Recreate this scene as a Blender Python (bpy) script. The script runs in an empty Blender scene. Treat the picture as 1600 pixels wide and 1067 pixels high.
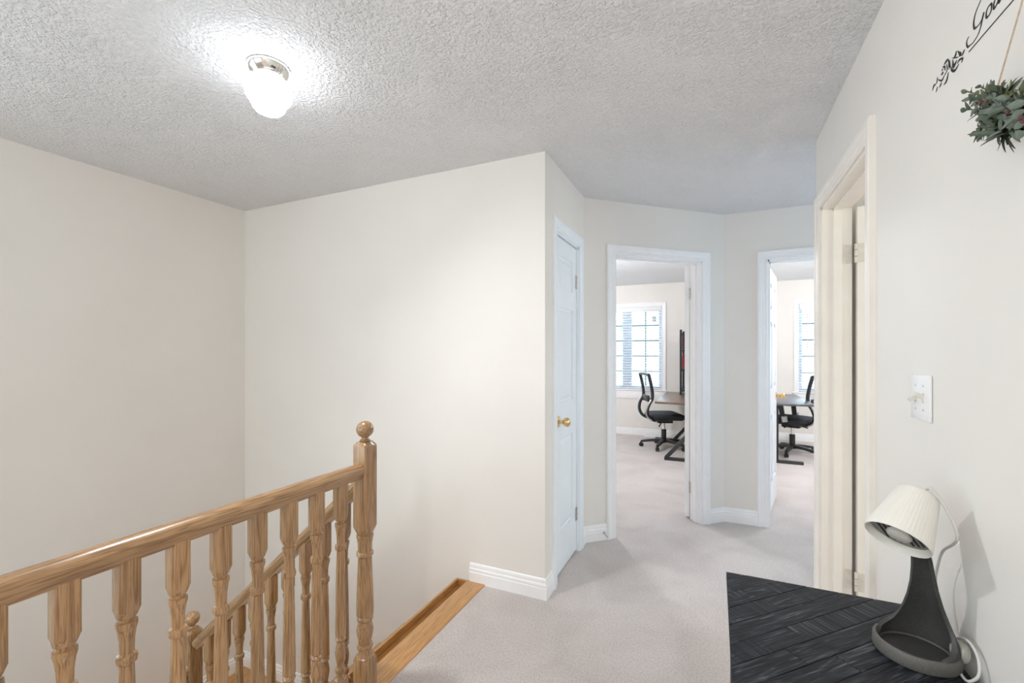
import bpy, bmesh, math, random
from mathutils import Vector, Matrix

sc = bpy.context.scene
C = sc.collection
PI = math.pi
random.seed(7)

# ------------------------------------------------------------------ camera
F_PX, YAW, CX, CY, CAM_H, CEIL = 694.0, math.radians(24.55), 800.0, 550.0, 1.346, 2.44
cd = bpy.data.cameras.new('camera')
cam = bpy.data.objects.new('camera', cd)
C.objects.link(cam)
cam.location = (0, 0, CAM_H)
cam.rotation_euler = (PI / 2, 0, YAW)
cd.sensor_width = 36.0
cd.sensor_fit = 'HORIZONTAL'
cd.lens = 36.0 * F_PX / 1600.0
cd.shift_y = (CY - 533.5) / 1600.0
cd.clip_start = 0.02
sc.camera = cam

# ------------------------------------------------------------------ world, exposure, daylight
w = bpy.data.worlds.new('world')
sc.world = w
w.use_nodes = True
bg = w.node_tree.nodes['Background']
bg.inputs[0].default_value = (0.80, 0.90, 1.0, 1)
bg.inputs[1].default_value = 0.7

vs = sc.view_settings
vs.view_transform = 'Standard'
vs.look = 'None'
vs.gamma = 1.0
vs.use_curve_mapping = False
vs.exposure = 1.80
sc.cycles.use_denoising = True
sc.cycles.max_bounces = 12
sc.cycles.diffuse_bounces = 7
sc.cycles.sample_clamp_indirect = 8.0
sc.cycles.caustics_reflective = False
sc.cycles.caustics_refractive = False


def area(name, loc, rot, sx, sy, power, col):
    l = bpy.data.lights.new(name, 'AREA')
    l.shape = 'RECTANGLE'
    l.size, l.size_y = sx, sy
    l.energy = power
    l.color = col
    o = bpy.data.objects.new(name, l)
    C.objects.link(o)
    o.location = loc
    o.rotation_euler = rot
    return o


DAY = (0.78, 0.89, 1.0)
# daylight outside the windows; side room, stairwell and back are added fill
area('daylight_office_one', (-1.318, 7.85, 1.5), (-PI / 2, 0, 0), 1.5, 1.7, 5, DAY)
area('daylight_office_two', (1.70, 8.35, 1.5), (-PI / 2, 0, 0), 1.5, 1.7, 5, DAY)
area('fill_side_room', (2.95, 1.6, 1.5), (PI / 2, 0, PI / 2), 1.2, 1.5, 12, (1.0, 0.92, 0.82))  # warm fill added inside the side room, no source known there
area('daylight_passage', (2.40, 3.356, 1.5), (PI / 2, 0, PI / 2), 0.9, 1.4, 4.2, (0.50, 0.74, 1.0))
area('fill_stairwell', (-3.80, -0.60, 1.35), (PI / 2, 0, -PI / 2), 2.3, 1.9, 6, (1.0, 1.0, 1.0))  # unseen fill from the left, added to brighten the right wall
area('fill_back', (-2.0, -2.55, 1.25), (PI / 2, 0, 0), 2.4, 1.9, 13, (1.0, 0.97, 0.93))  # fill added behind the camera to lift the stair and left walls
GLOBE_W, GLOBE2_W, OFFICE_W = 4.2, 11.0, 110.0     # emission strength of the two hall globes and the added office globes


# ------------------------------------------------------------------ pixel helpers (rays of the camera above)
FW = (-math.sin(YAW), math.cos(YAW))
RT = (math.cos(YAW), math.sin(YAW))


def ray(u, v):
    a = (u - CX) / F_PX
    return Vector((FW[0] + RT[0] * a, FW[1] + RT[1] * a, -(v - CY) / F_PX))


def at_x(u, v, x):
    r = ray(u, v)
    return Vector((0, 0, CAM_H)) + r * (x / r.x)


# ------------------------------------------------------------------ materials
MATS = {}


def nodes_of(name):
    m = bpy.data.materials.new(name)
    m.use_nodes = True
    nt = m.node_tree
    b = nt.nodes['Principled BSDF']
    MATS[name] = m
    return m, nt, b


def N(nt, t, **kw):
    n = nt.nodes.new(t)
    for k, v in kw.items():
        if k in n.inputs:
            n.inputs[k].default_value = v
        else:
            setattr(n, k, v)
    return n


def ramp(nt, stops):
    r = nt.nodes.new('ShaderNodeValToRGB')
    e = r.color_ramp.elements
    while len(e) < len(stops):
        e.new(0.5)
    for i, (p, c) in enumerate(stops):
        e[i].position = p
        e[i].color = (c[0], c[1], c[2], 1) if len(c) == 3 else c
    return r


def plain(name, col, rough=0.5, metal=0.0, spec=0.5, noise=0.0, nscale=30, bump=0.0, coat=0.0):
    m, nt, b = nodes_of(name)
    b.inputs['Base Color'].default_value = (*col, 1)
    b.inputs['Roughness'].default_value = rough
    b.inputs['Metallic'].default_value = metal
    b.inputs['Specular IOR Level'].default_value = spec
    b.inputs['Coat Weight'].default_value = coat
    tc = N(nt, 'ShaderNodeTexCoord')
    nz = N(nt, 'ShaderNodeTexNoise', Scale=nscale, Detail=4.0)
    nt.links.new(tc.outputs['Object'], nz.inputs['Vector'])
    if noise:
        r = ramp(nt, [(0.3, [c * (1 - noise) for c in col]), (0.7, [min(1, c * (1 + noise)) for c in col])])
        nt.links.new(nz.outputs['Fac'], r.inputs['Fac'])
        nt.links.new(r.outputs['Color'], b.inputs['Base Color'])
    if bump:
        bp = N(nt, 'ShaderNodeBump', Strength=bump, Distance=0.002)
        nt.links.new(nz.outputs['Fac'], bp.inputs['Height'])
        nt.links.new(bp.outputs['Normal'], b.inputs['Normal'])
    return m


def wall_paint(name, col):
    m, nt, b = nodes_of(name)
    b.inputs['Roughness'].default_value = 0.62
    b.inputs['Specular IOR Level'].default_value = 0.3
    tc = N(nt, 'ShaderNodeTexCoord')
    n1 = N(nt, 'ShaderNodeTexNoise', Scale=2.2, Detail=5.0)
    n2 = N(nt, 'ShaderNodeTexNoise', Scale=260.0, Detail=2.0)
    nt.links.new(tc.outputs['Object'], n1.inputs['Vector'])
    nt.links.new(tc.outputs['Object'], n2.inputs['Vector'])
    r = ramp(nt, [(0.3, [c * 0.97 for c in col]), (0.65, col)])
    nt.links.new(n1.outputs['Fac'], r.inputs['Fac'])
    nt.links.new(r.outputs['Color'], b.inputs['Base Color'])
    bp = N(nt, 'ShaderNodeBump', Strength=0.10, Distance=0.001)
    nt.links.new(n2.outputs['Fac'], bp.inputs['Height'])
    nt.links.new(bp.outputs['Normal'], b.inputs['Normal'])
    return m


def popcorn(name, col):
    m, nt, b = nodes_of(name)
    b.inputs['Roughness'].default_value = 0.85
    b.inputs['Specular IOR Level'].default_value = 0.2
    b.inputs['Base Color'].default_value = (*col, 1)
    tc = N(nt, 'ShaderNodeTexCoord')
    n = N(nt, 'ShaderNodeTexNoise', Scale=85.0, Detail=2.5, Roughness=0.55)
    n2 = N(nt, 'ShaderNodeTexNoise', Scale=6.0, Detail=2.0)
    nt.links.new(tc.outputs['Object'], n.inputs['Vector'])
    nt.links.new(tc.outputs['Object'], n2.inputs['Vector'])
    r2 = ramp(nt, [(0.40, (0, 0, 0)), (0.52, (0.35, 0.35, 0.35)), (0.72, (1, 1, 1))])
    nt.links.new(n.outputs['Fac'], r2.inputs['Fac'])
    mr = N(nt, 'ShaderNodeMapRange')
    mr.inputs[1].default_value = 0.3
    mr.inputs[2].default_value = 0.7
    mr.inputs[3].default_value = 0.6
    mr.inputs[4].default_value = 1.0
    nt.links.new(n2.outputs['Fac'], mr.inputs[0])
    mx = N(nt, 'ShaderNodeMath', operation='MULTIPLY')
    nt.links.new(r2.outputs['Color'], mx.inputs[0])
    nt.links.new(mr.outputs[0], mx.inputs[1])
    bp = N(nt, 'ShaderNodeBump', Strength=0.85, Distance=0.010)
    nt.links.new(mx.outputs[0], bp.inputs['Height'])
    nt.links.new(bp.outputs['Normal'], b.inputs['Normal'])
    return m


def carpet(name, col):
    m, nt, b = nodes_of(name)
    b.inputs['Roughness'].default_value = 0.95
    b.inputs['Specular IOR Level'].default_value = 0.1
    b.inputs['Sheen Weight'].default_value = 0.25
    tc = N(nt, 'ShaderNodeTexCoord')
    fine = N(nt, 'ShaderNodeTexNoise', Scale=330.0, Detail=3.0, Roughness=0.7)
    mid = N(nt, 'ShaderNodeTexNoise', Scale=110.0, Detail=3.0, Roughness=0.65)
    big = N(nt, 'ShaderNodeTexNoise', Scale=2.6, Detail=4.0, Distortion=0.6)
    for x in (fine, mid, big):
        nt.links.new(tc.outputs['Object'], x.inputs['Vector'])
    r1 = ramp(nt, [(0.30, [c * 0.70 for c in col]), (0.68, [min(1, c * 1.16) for c in col])])
    nt.links.new(fine.outputs['Fac'], r1.inputs['Fac'])
    r2 = ramp(nt, [(0.35, (0.86, 0.85, 0.84)), (0.62, (1, 1, 1))])
    nt.links.new(big.outputs['Fac'], r2.inputs['Fac'])
    r3 = ramp(nt, [(0.36, (0.80, 0.79, 0.78)), (0.58, (1, 1, 1))])
    nt.links.new(mid.outputs['Fac'], r3.inputs['Fac'])
    m0 = N(nt, 'ShaderNodeMixRGB', blend_type='MULTIPLY')
    m0.inputs[0].default_value = 1.0
    nt.links.new(r1.outputs['Color'], m0.inputs[1])
    nt.links.new(r3.outputs['Color'], m0.inputs[2])
    mx = N(nt, 'ShaderNodeMixRGB', blend_type='MULTIPLY')
    mx.inputs[0].default_value = 1.0
    nt.links.new(m0.outputs[0], mx.inputs[1])
    nt.links.new(r2.outputs['Color'], mx.inputs[2])
    nt.links.new(mx.outputs[0], b.inputs['Base Color'])
    ad = N(nt, 'ShaderNodeMath', operation='ADD')
    nt.links.new(fine.outputs['Fac'], ad.inputs[0])
    nt.links.new(mid.outputs['Fac'], ad.inputs[1])
    bp = N(nt, 'ShaderNodeBump', Strength=0.8, Distance=0.006)
    nt.links.new(ad.outputs[0], bp.inputs['Height'])
    nt.links.new(bp.outputs['Normal'], b.inputs['Normal'])
    return m


def oak(name, axis, light=(0.43, 0.255, 0.122), dark=(0.15, 0.070, 0.027), rough=0.27):
    """oak with the grain along the given local axis (0, 1, 2)"""
    m, nt, b = nodes_of(name)
    b.inputs['Roughness'].default_value = rough
    b.inputs['Coat Weight'].default_value = 0.45
    b.inputs['Coat Roughness'].default_value = 0.12
    tc = N(nt, 'ShaderNodeTexCoord')
    oi = N(nt, 'ShaderNodeObjectInfo')
    mp = N(nt, 'ShaderNodeMapping')
    s1 = [1.0, 1.0, 1.0]
    s1[axis] = 0.035
    mp.inputs['Scale'].default_value = s1
    nt.links.new(tc.outputs['Object'], mp.inputs['Vector'])
    off = N(nt, 'ShaderNodeMath', operation='MULTIPLY')
    off.inputs[1].default_value = 37.0
    nt.links.new(oi.outputs['Random'], off.inputs[0])
    cmb = N(nt, 'ShaderNodeCombineXYZ')
    for i in range(3):
        nt.links.new(off.outputs[0], cmb.inputs[i])
    va = N(nt, 'ShaderNodeVectorMath', operation='ADD')
    nt.links.new(mp.outputs['Vector'], va.inputs[0])
    nt.links.new(cmb.outputs[0], va.inputs[1])
    figure = N(nt, 'ShaderNodeTexNoise', Scale=42.0, Detail=2.0, Distortion=0.5)
    pores = N(nt, 'ShaderNodeTexNoise', Scale=330.0, Detail=2.0, Roughness=0.6)
    nt.links.new(va.outputs[0], figure.inputs['Vector'])
    nt.links.new(va.outputs[0], pores.inputs['Vector'])
    # growth rings: sine of the figure noise
    ml = N(nt, 'ShaderNodeMath', operation='MULTIPLY')
    ml.inputs[1].default_value = 42.0
    nt.links.new(figure.outputs['Fac'], ml.inputs[0])
    sn = N(nt, 'ShaderNodeMath', operation='SINE')
    nt.links.new(ml.outputs[0], sn.inputs[0])
    mr = N(nt, 'ShaderNodeMapRange')
    mr.inputs[1].default_value = -1.0
    nt.links.new(sn.outputs[0], mr.inputs[0])
    mid = [a * 0.45 + c * 0.55 for a, c in zip(dark, light)]
    r = ramp(nt, [(0.0, mid), (0.22, [a * 0.25 + c * 0.75 for a, c in zip(dark, light)]), (0.5, light), (1.0, light)])
    nt.links.new(mr.outputs[0], r.inputs['Fac'])
    rp = ramp(nt, [(0.36, [0.58, 0.5, 0.42]), (0.52, (1, 1, 1))])
    nt.links.new(pores.outputs['Fac'], rp.inputs['Fac'])
    mx = N(nt, 'ShaderNodeMixRGB', blend_type='MULTIPLY')
    mx.inputs[0].default_value = 0.75
    nt.links.new(r.outputs['Color'], mx.inputs[1])
    nt.links.new(rp.outputs['Color'], mx.inputs[2])
    hs = N(nt, 'ShaderNodeHueSaturation')
    vr = N(nt, 'ShaderNodeMapRange')
    vr.inputs[3].default_value = 0.86
    vr.inputs[4].default_value = 1.12
    nt.links.new(oi.outputs['Random'], vr.inputs[0])
    nt.links.new(vr.outputs[0], hs.inputs['Value'])
    nt.links.new(mx.outputs[0], hs.inputs['Color'])
    nt.links.new(hs.outputs[0], b.inputs['Base Color'])
    bp = N(nt, 'ShaderNodeBump', Strength=0.12, Distance=0.001)
    nt.links.new(pores.outputs['Fac'], bp.inputs['Height'])
    nt.links.new(bp.outputs['Normal'], b.inputs['Normal'])
    return m


def black_plank(name):
    """rough-sawn black-stained wood, boards run along +45 degrees in plan; some boards carry saw marks across"""
    m, nt, b = nodes_of(name)
    b.inputs['Roughness'].default_value = 0.55
    b.inputs['Specular IOR Level'].default_value = 0.3
    tc = N(nt, 'ShaderNodeTexCoord')
    oi = N(nt, 'ShaderNodeObjectInfo')
    mp = N(nt, 'ShaderNodeMapping')
    mp.inputs['Rotation'].default_value = (0, 0, math.radians(-45.5))
    nt.links.new(tc.outputs['Object'], mp.inputs['Vector'])
    off = N(nt, 'ShaderNodeMath', operation='MULTIPLY')
    off.inputs[1].default_value = 19.0
    nt.links.new(oi.outputs['Random'], off.inputs[0])
    cmb = N(nt, 'ShaderNodeCombineXYZ')
    nt.links.new(off.outputs[0], cmb.inputs[0])
    nt.links.new(off.outputs[0], cmb.inputs[2])
    va = N(nt, 'ShaderNodeVectorMath', operation='ADD')
    nt.links.new(mp.outputs[0], va.inputs[0])
    nt.links.new(cmb.outputs[0], va.inputs[1])
    # grain along x
    mg = N(nt, 'ShaderNodeMapping')
    mg.inputs['Scale'].default_value = (5.0, 60.0, 60.0)
    nt.links.new(va.outputs[0], mg.inputs['Vector'])
    g = N(nt, 'ShaderNodeTexNoise', Scale=1.6, Detail=5.0, Distortion=1.5)
    nt.links.new(mg.outputs[0], g.inputs['Vector'])
    # saw marks across x
    ms = N(nt, 'ShaderNodeMapping')
    ms.inputs['Scale'].default_value = (150.0, 6.0, 6.0)
    nt.links.new(va.outputs[0], ms.inputs['Vector'])
    s = N(nt, 'ShaderNodeTexNoise', Scale=1.0, Detail=3.0)
    nt.links.new(ms.outputs[0], s.inputs['Vector'])
    patch = N(nt, 'ShaderNodeTexNoise', Scale=9.0, Detail=1.0)
    nt.links.new(va.outputs[0], patch.inputs['Vector'])
    th = N(nt, 'ShaderNodeMath', operation='GREATER_THAN')
    th.inputs[1].default_value = 0.35
    nt.links.new(oi.outputs['Random'], th.inputs[0])
    pr = ramp(nt, [(0.40, (0, 0, 0)), (0.52, (1, 1, 1))])
    nt.links.new(patch.outputs['Fac'], pr.inputs['Fac'])
    am = N(nt, 'ShaderNodeMath', operation='MULTIPLY')
    nt.links.new(th.outputs[0], am.inputs[0])
    nt.links.new(pr.outputs['Color'], am.inputs[1])
    mixh = N(nt, 'ShaderNodeMixRGB')
    nt.links.new(am.outputs[0], mixh.inputs[0])
    nt.links.new(g.outputs['Fac'], mixh.inputs[1])
    nt.links.new(s.outputs['Fac'], mixh.inputs[2])
    r = ramp(nt, [(0.30, (0.004, 0.0042, 0.006)), (0.50, (0.014, 0.0155, 0.020)), (0.60, (0.036, 0.040, 0.050)),
                  (0.74, (0.135, 0.142, 0.158))])
    nt.links.new(mixh.outputs[0], r.inputs['Fac'])
    nt.links.new(r.outputs['Color'], b.inputs['Base Color'])
    bp = N(nt, 'ShaderNodeBump', Strength=0.55, Distance=0.003)
    nt.links.new(mixh.outputs[0], bp.inputs['Height'])
    nt.links.new(bp.outputs['Normal'], b.inputs['Normal'])
    return m


def emit(name, col, strength):
    m, nt, b = nodes_of(name)
    b.inputs['Base Color'].default_value = (0.9, 0.9, 0.9, 1)
    b.inputs['Emission Color'].default_value = (*col, 1)
    b.inputs['Emission Strength'].default_value = strength
    return m


def glass(name):
    m, nt, b = nodes_of(name)
    out = nt.nodes['Material Output']
    t = N(nt, 'ShaderNodeBsdfTransparent')
    t.inputs[0].default_value = (0.93, 0.97, 0.97, 1)
    g = N(nt, 'ShaderNodeBsdfGlossy', Roughness=0.02)
    mx = N(nt, 'ShaderNodeMixShader')
    mx.inputs[0].default_value = 0.06
    nt.links.new(t.outputs[0], mx.inputs[1])
    nt.links.new(g.outputs[0], mx.inputs[2])
    nt.links.new(mx.outputs[0], out.inputs['Surface'])
    return m


def mesh_fabric(name):
    m, nt, b = nodes_of(name)
    out = nt.nodes['Material Output']
    b.inputs['Base Color'].default_value = (0.03, 0.035, 0.045, 1)
    b.inputs['Roughness'].default_value = 0.7
    t = N(nt, 'ShaderNodeBsdfTransparent')
    mx = N(nt, 'ShaderNodeMixShader')
    mx.inputs[0].default_value = 0.28
    nt.links.new(t.outputs[0], mx.inputs[1])
    nt.links.new(b.outputs[0], mx.inputs[2])
    nt.links.new(mx.outputs[0], out.inputs['Surface'])
    return m


WALL = wall_paint('cream_wall_paint', (0.835, 0.803, 0.765))
CEILM = popcorn('popcorn_ceiling', (0.84, 0.835, 0.85))
SMOOTHC = plain('smooth_ceiling_paint', (0.80, 0.82, 0.84), 0.8)
CARPET = carpet('beige_carpet', (0.815, 0.74, 0.715))
TRIM = plain('white_trim_paint', (0.92, 0.92, 0.935), 0.35, noise=0.02, nscale=8)
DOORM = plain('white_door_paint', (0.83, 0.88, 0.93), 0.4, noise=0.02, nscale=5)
CREAM = plain('cream_gloss_paint', (0.90, 0.85, 0.79), 0.4, noise=0.03, nscale=6)
OAKX, OAKY, OAKZ = oak('oak_grain_x', 0), oak('oak_grain_y', 1), oak('oak_grain_z', 2)
OAKN = oak('oak_nosing', 1, (0.60, 0.31, 0.095), (0.34, 0.15, 0.035), 0.3)
OAKD = oak('oak_dark_channel', 1, (0.36, 0.165, 0.04), (0.22, 0.09, 0.02), 0.35)
HINGEP = plain('painted_hinge', (0.74, 0.69, 0.62), 0.4, noise=0.1)
BRASS = plain('polished_brass', (0.80, 0.58, 0.28), 0.18, 1.0, noise=0.05)
STEELM = plain('satin_nickel', (0.62, 0.60, 0.56), 0.3, 1.0, noise=0.05)
CHROME = plain('polished_chrome', (0.80, 0.78, 0.74), 0.12, 1.0, noise=0.02)
PLASTW = plain('white_plastic', (0.86, 0.86, 0.87), 0.3, noise=0.01)
TOGGLE = plain('toggle_plastic', (0.72, 0.68, 0.62), 0.35, noise=0.02)
SHADE = plain('ribbed_white_shade', (0.83, 0.80, 0.74), 0.45, noise=0.02, nscale=12)
SHADEIN = plain('shade_lining_grey', (0.22, 0.215, 0.205), 0.5, noise=0.04)
BULB = plain('frosted_bulb_off', (0.62, 0.59, 0.55), 0.35, noise=0.03)
LAMPDK = plain('charcoal_lamp_plastic', (0.055, 0.054, 0.052), 0.45, noise=0.15, nscale=200, bump=0.1)
LAMPGY = plain('grey_lamp_plastic', (0.13, 0.125, 0.115), 0.5, noise=0.12, nscale=240, bump=0.1)
CORDM = plain('pale_grey_cord', (0.66, 0.65, 0.62), 0.4, noise=0.02)
SWITCHG = plain('grey_translucent_plastic', (0.42, 0.42, 0.37), 0.25, noise=0.05)
PLANK = black_plank('black_stained_plank')
TABLEDK = plain('black_stained_wood', (0.03, 0.03, 0.034), 0.5, noise=0.25, nscale=60, bump=0.2)
BLACK = plain('black_plastic', (0.016, 0.017, 0.02), 0.4, noise=0.1)
BLACKF = plain('black_seat_fabric', (0.018, 0.019, 0.024), 0.75, noise=0.2, nscale=300, bump=0.2)
DKMETAL = plain('dark_grey_steel', (0.06, 0.062, 0.066), 0.4, 0.5, noise=0.1)
SILVER = plain('silver_frame', (0.55, 0.56, 0.57), 0.3, 0.8, noise=0.05)
DESKTOP = plain('walnut_desktop', (0.17, 0.115, 0.085), 0.32, noise=0.25, nscale=14)
DESKTOP2 = plain('charcoal_desktop', (0.10, 0.105, 0.115), 0.3, noise=0.15, nscale=14)
MESHF = mesh_fabric('black_mesh_fabric')
GLASS = glass('window_glass')
VINYL = plain('shaded_white_vinyl', (0.66, 0.77, 0.88), 0.4, noise=0.02)  # white vinyl; the blue of its shade is put into the colour
MUNTM = plain('backlit_grille', (0.14, 0.22, 0.23), 0.5, noise=0.05)  # darkness of a grille seen against the light, painted into its colour
SLATM = plain('white_blind_slat', (0.90, 0.92, 0.94), 0.45, noise=0.01)
RED = plain('red_book_cloth', (0.42, 0.04, 0.05), 0.6, noise=0.1)
MAROON = plain('maroon_book_cloth', (0.13, 0.035, 0.045), 0.6, noise=0.1)
YELLOW = plain('yellow_plastic', (0.75, 0.55, 0.10), 0.5, noise=0.05)
INK = plain('black_vinyl_decal', (0.012, 0.011, 0.010), 0.5, noise=0.1)
TWINE = plain('jute_twine', (0.55, 0.42, 0.30), 0.8, noise=0.2, nscale=400)
LEAF1 = plain('dark_green_leaf', (0.050, 0.072, 0.038), 0.5, noise=0.4, nscale=40)
LEAF2 = plain('olive_green_leaf', (0.115, 0.130, 0.055), 0.5, noise=0.35, nscale=40)
LEAF3 = plain('dusty_green_leaf', (0.135, 0.165, 0.130), 0.6, noise=0.25, nscale=60)
BERRY = plain('dark_red_berry', (0.14, 0.03, 0.04), 0.35, noise=0.2)
PAPER = plain('tan_paper_sticker', (0.60, 0.52, 0.46), 0.7, noise=0.1, nscale=80)
DARK = plain('dark_gap', (0.03, 0.025, 0.02), 0.8, noise=0.1)
GLOBE = emit('lit_opal_glass', (0.88, 0.93, 1.0), GLOBE_W)
GLOBE3 = emit('added_office_globe_glass', (0.92, 0.96, 1.0), OFFICE_W)  # glow of the unseen globes added to light the offices
GLOBE2 = emit('lit_opal_glass_warm', (1.0, 0.95, 0.88), GLOBE2_W)


# ------------------------------------------------------------------ mesh helpers
class MB:
    def __init__(self):
        self.v, self.f = [], []

    def add(self, vs, fs):
        n = len(self.v)
        self.v += [tuple(p) for p in vs]
        self.f += [tuple(i + n for i in f) for f in fs]
        return self

    def box(self, x0, x1, y0, y1, z0, z1):
        if x0 > x1: x0, x1 = x1, x0
        if y0 > y1: y0, y1 = y1, y0
        if z0 > z1: z0, z1 = z1, z0
        v = [(x0, y0, z0), (x1, y0, z0), (x1, y1, z0), (x0, y1, z0), (x0, y0, z1), (x1, y0, z1), (x1, y1, z1), (x0, y1, z1)]
        return self.add(v, [(0, 3, 2, 1), (4, 5, 6, 7), (0, 1, 5, 4), (1, 2, 6, 5), (2, 3, 7, 6), (3, 0, 4, 7)])

    def rbox(self, x0, x1, y0, y1, z0, z1, r=0.004, seg=2):
        bm = bmesh.new()
        bmesh.ops.create_cube(bm, size=1)
        for q in bm.verts:
            q.co = Vector(((x0 + x1) / 2 + q.co.x * (x1 - x0), (y0 + y1) / 2 + q.co.y * (y1 - y0), (z0 + z1) / 2 + q.co.z * (z1 - z0)))
        bmesh.ops.bevel(bm, geom=bm.edges[:], offset=r, segments=seg, affect='EDGES', profile=0.5)
        bm.verts.index_update()
        self.add([q.co[:] for q in bm.verts], [tuple(q.index for q in f.verts) for f in bm.faces])
        bm.free()
        return self

    def obox(self, p, q, wx, wz, up=(0, 0, 1)):
        """bar from p to q, section wx by wz"""
        p, q = Vector(p), Vector(q)
        d = (q - p).normalized()
        upv = Vector(up)
        if abs(d.dot(upv)) > 0.98:
            upv = Vector((0, 1, 0))
        s = d.cross(upv).normalized()
        t = s.cross(d)
        vs = []
        for e in (p, q):
            for a, b in ((-1, -1), (1, -1), (1, 1), (-1, 1)):
                vs.append(e + s * a * wx / 2 + t * b * wz / 2)
        return self.add(vs, [(3, 2, 1, 0), (4, 5, 6, 7), (0, 1, 5, 4), (1, 2, 6, 5), (2, 3, 7, 6), (3, 0, 4, 7)])

    def loft(self, rings, cap=True, closed=True):
        n = len(rings[0])
        vs = [p for r in rings for p in r]
        fs = []
        for i in range(len(rings) - 1):
            for j in range(n if closed else n - 1):
                k = (j + 1) % n
                fs.append((i * n + j, i * n + k, (i + 1) * n + k, (i + 1) * n + j))
        if cap:
            fs.append(tuple(range(n - 1, -1, -1)))
            fs.append(tuple((len(rings) - 1) * n + j for j in range(n)))
        return self.add(vs, fs)

    def lathe(self, prof, seg=24, c=(0, 0, 0), axis=None, cap=True):
        """prof: list of (r, h); axis: direction of h"""
        ax = Vector(axis or (0, 0, 1)).normalized()
        u = ax.orthogonal().normalized()
        v = ax.cross(u)
        c = Vector(c)
        rings = []
        for r, h in prof:
            r = max(r, 1e-5)
            rings.append([c + ax * h + (u * math.cos(2 * PI * j / seg) + v * math.sin(2 * PI * j / seg)) * r for j in range(seg)])
        return self.loft(rings, cap)

    def tube(self, pts, r, seg=8, cap=True):
        pts = [Vector(p) for p in pts]
        rings = []
        prev = None
        for i, p in enumerate(pts):
            a = pts[max(i - 1, 0)]
            b = pts[min(i + 1, len(pts) - 1)]
            d = (b - a).normalized()
            u = d.orthogonal().normalized() if prev is None else (prev - d * prev.dot(d)).normalized()
            prev = u
            v = d.cross(u)
            rr = r[i] if isinstance(r, (list, tuple)) else r
            rings.append([p + (u * math.cos(2 * PI * j / seg) + v * math.sin(2 * PI * j / seg)) * rr for j in range(seg)])
        return self.loft(rings, cap)

    def prism(self, poly, z0, z1):
        n = len(poly)
        vs = [(x, y, z0) for x, y in poly] + [(x, y, z1) for x, y in poly]
        fs = [tuple(range(n - 1, -1, -1)), tuple(range(n, 2 * n))]
        fs += [(j, (j + 1) % n, n + (j + 1) % n, n + j) for j in range(n)]
        return self.add(vs, fs)

    def mesh(self, name, mat, smooth=None):
        me = bpy.data.meshes.new(name)
        me.from_pydata(self.v, [], self.f)
        me.update()
        bm = bmesh.new()
        bm.from_mesh(me)
        bmesh.ops.recalc_face_normals(bm, faces=bm.faces[:])
        bm.to_mesh(me)
        bm.free()
        me.materials.append(mat)
        if smooth:
            me.shade_smooth()
            me.set_sharp_from_angle(angle=math.radians(smooth))
        return me

    def build(self, name, mat, parent=None, smooth=None, loc=None, world=False):
        if world and parent is not None:
            inv = basis(parent).inverted()
            self.v = [tuple(inv @ Vector(p)) for p in self.v]
        me = self.mesh(name, mat, smooth)
        return inst(name, me, parent, loc)


def basis(o):
    m = Matrix.Translation(o.location) @ o.rotation_euler.to_matrix().to_4x4()
    return basis(o.parent) @ m if o.parent else m


def inst(name, me, parent=None, loc=None, rot=None):
    o = bpy.data.objects.new(name, me)
    C.objects.link(o)
    if parent is not None:
        o.parent = parent
    if loc is not None:
        o.location = loc
    if rot is not None:
        o.rotation_euler = rot
    return o


def tag(o, label=None, cat=None, group=None, kind=None):
    if label: o['label'] = label
    if cat: o['category'] = cat
    if group: o['group'] = group
    if kind: o['kind'] = kind
    return o


def thing(name, label, cat, loc=(0, 0, 0), rz=0.0, group=None, kind=None):
    o = bpy.data.objects.new(name, None)
    C.objects.link(o)
    o.empty_display_size = 0.05
    o.location = loc
    o.rotation_euler = (0, 0, rz)
    return tag(o, label, cat, group, kind)


def smooth_path(pts, n=6):
    """Catmull-Rom through the points"""
    P = [Vector(p) for p in pts]
    P = [P[0] * 2 - P[1]] + P + [P[-1] * 2 - P[-2]]
    out = []
    for i in range(1, len(P) - 2):
        a, b, c, d = P[i - 1], P[i], P[i + 1], P[i + 2]
        for k in range(n):
            t = k / n
            out.append(0.5 * ((2 * b) + (c - a) * t + (2 * a - 5 * b + 4 * c - d) * t * t + (3 * b - a - 3 * c + d) * t ** 3))
    out.append(P[-2])
    return out


# ------------------------------------------------------------------ the setting: frames, walls, casings
class Plane:
    """a wall face: origin, direction along the wall, normal into the hall"""
    def __init__(self, o, s, n):
        self.o, self.s, self.n = Vector((*o, 0)), Vector((*s, 0)).normalized(), Vector((*n, 0)).normalized()

    def p(self, s, off, z):
        return self.o + self.s * s + self.n * off + Vector((0, 0, z))

    def box(self, mb, s0, s1, o0, o1, z0, z1):
        vs = [self.p(s, o, z) for z in (z0, z1) for s, o in ((s0, o0), (s1, o0), (s1, o1), (s0, o1))]
        mb.add(vs, [(0, 3, 2, 1), (4, 5, 6, 7), (0, 1, 5, 4), (1, 2, 6, 5), (2, 3, 7, 6), (3, 0, 4, 7)])


XL, YS, XC, XR, YF = -3.32, 2.276, -0.842, 0.479, 3.925
A = (XC, 3.073)
B = (0.065, YF)
DL = math.hypot(B[0] - A[0], B[1] - A[1])
DD = ((B[0] - A[0]) / DL, (B[1] - A[1]) / DL)
P_STAIR = Plane((XL, YS), (1, 0), (0, -1))
P_CLOSET = Plane((XC, YS), (0, 1), (1, 0))
P_DIAG = Plane(A, DD, (DD[1], -DD[0]))
P_FAR = Plane(B, (1, 0), (0, -1))
P_RIGHT = Plane((XR, 0), (0, 1), (-1, 0))
Y1, Y2 = 7.42, 7.93           # back walls of the two offices
DOORH = 2.055


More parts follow.
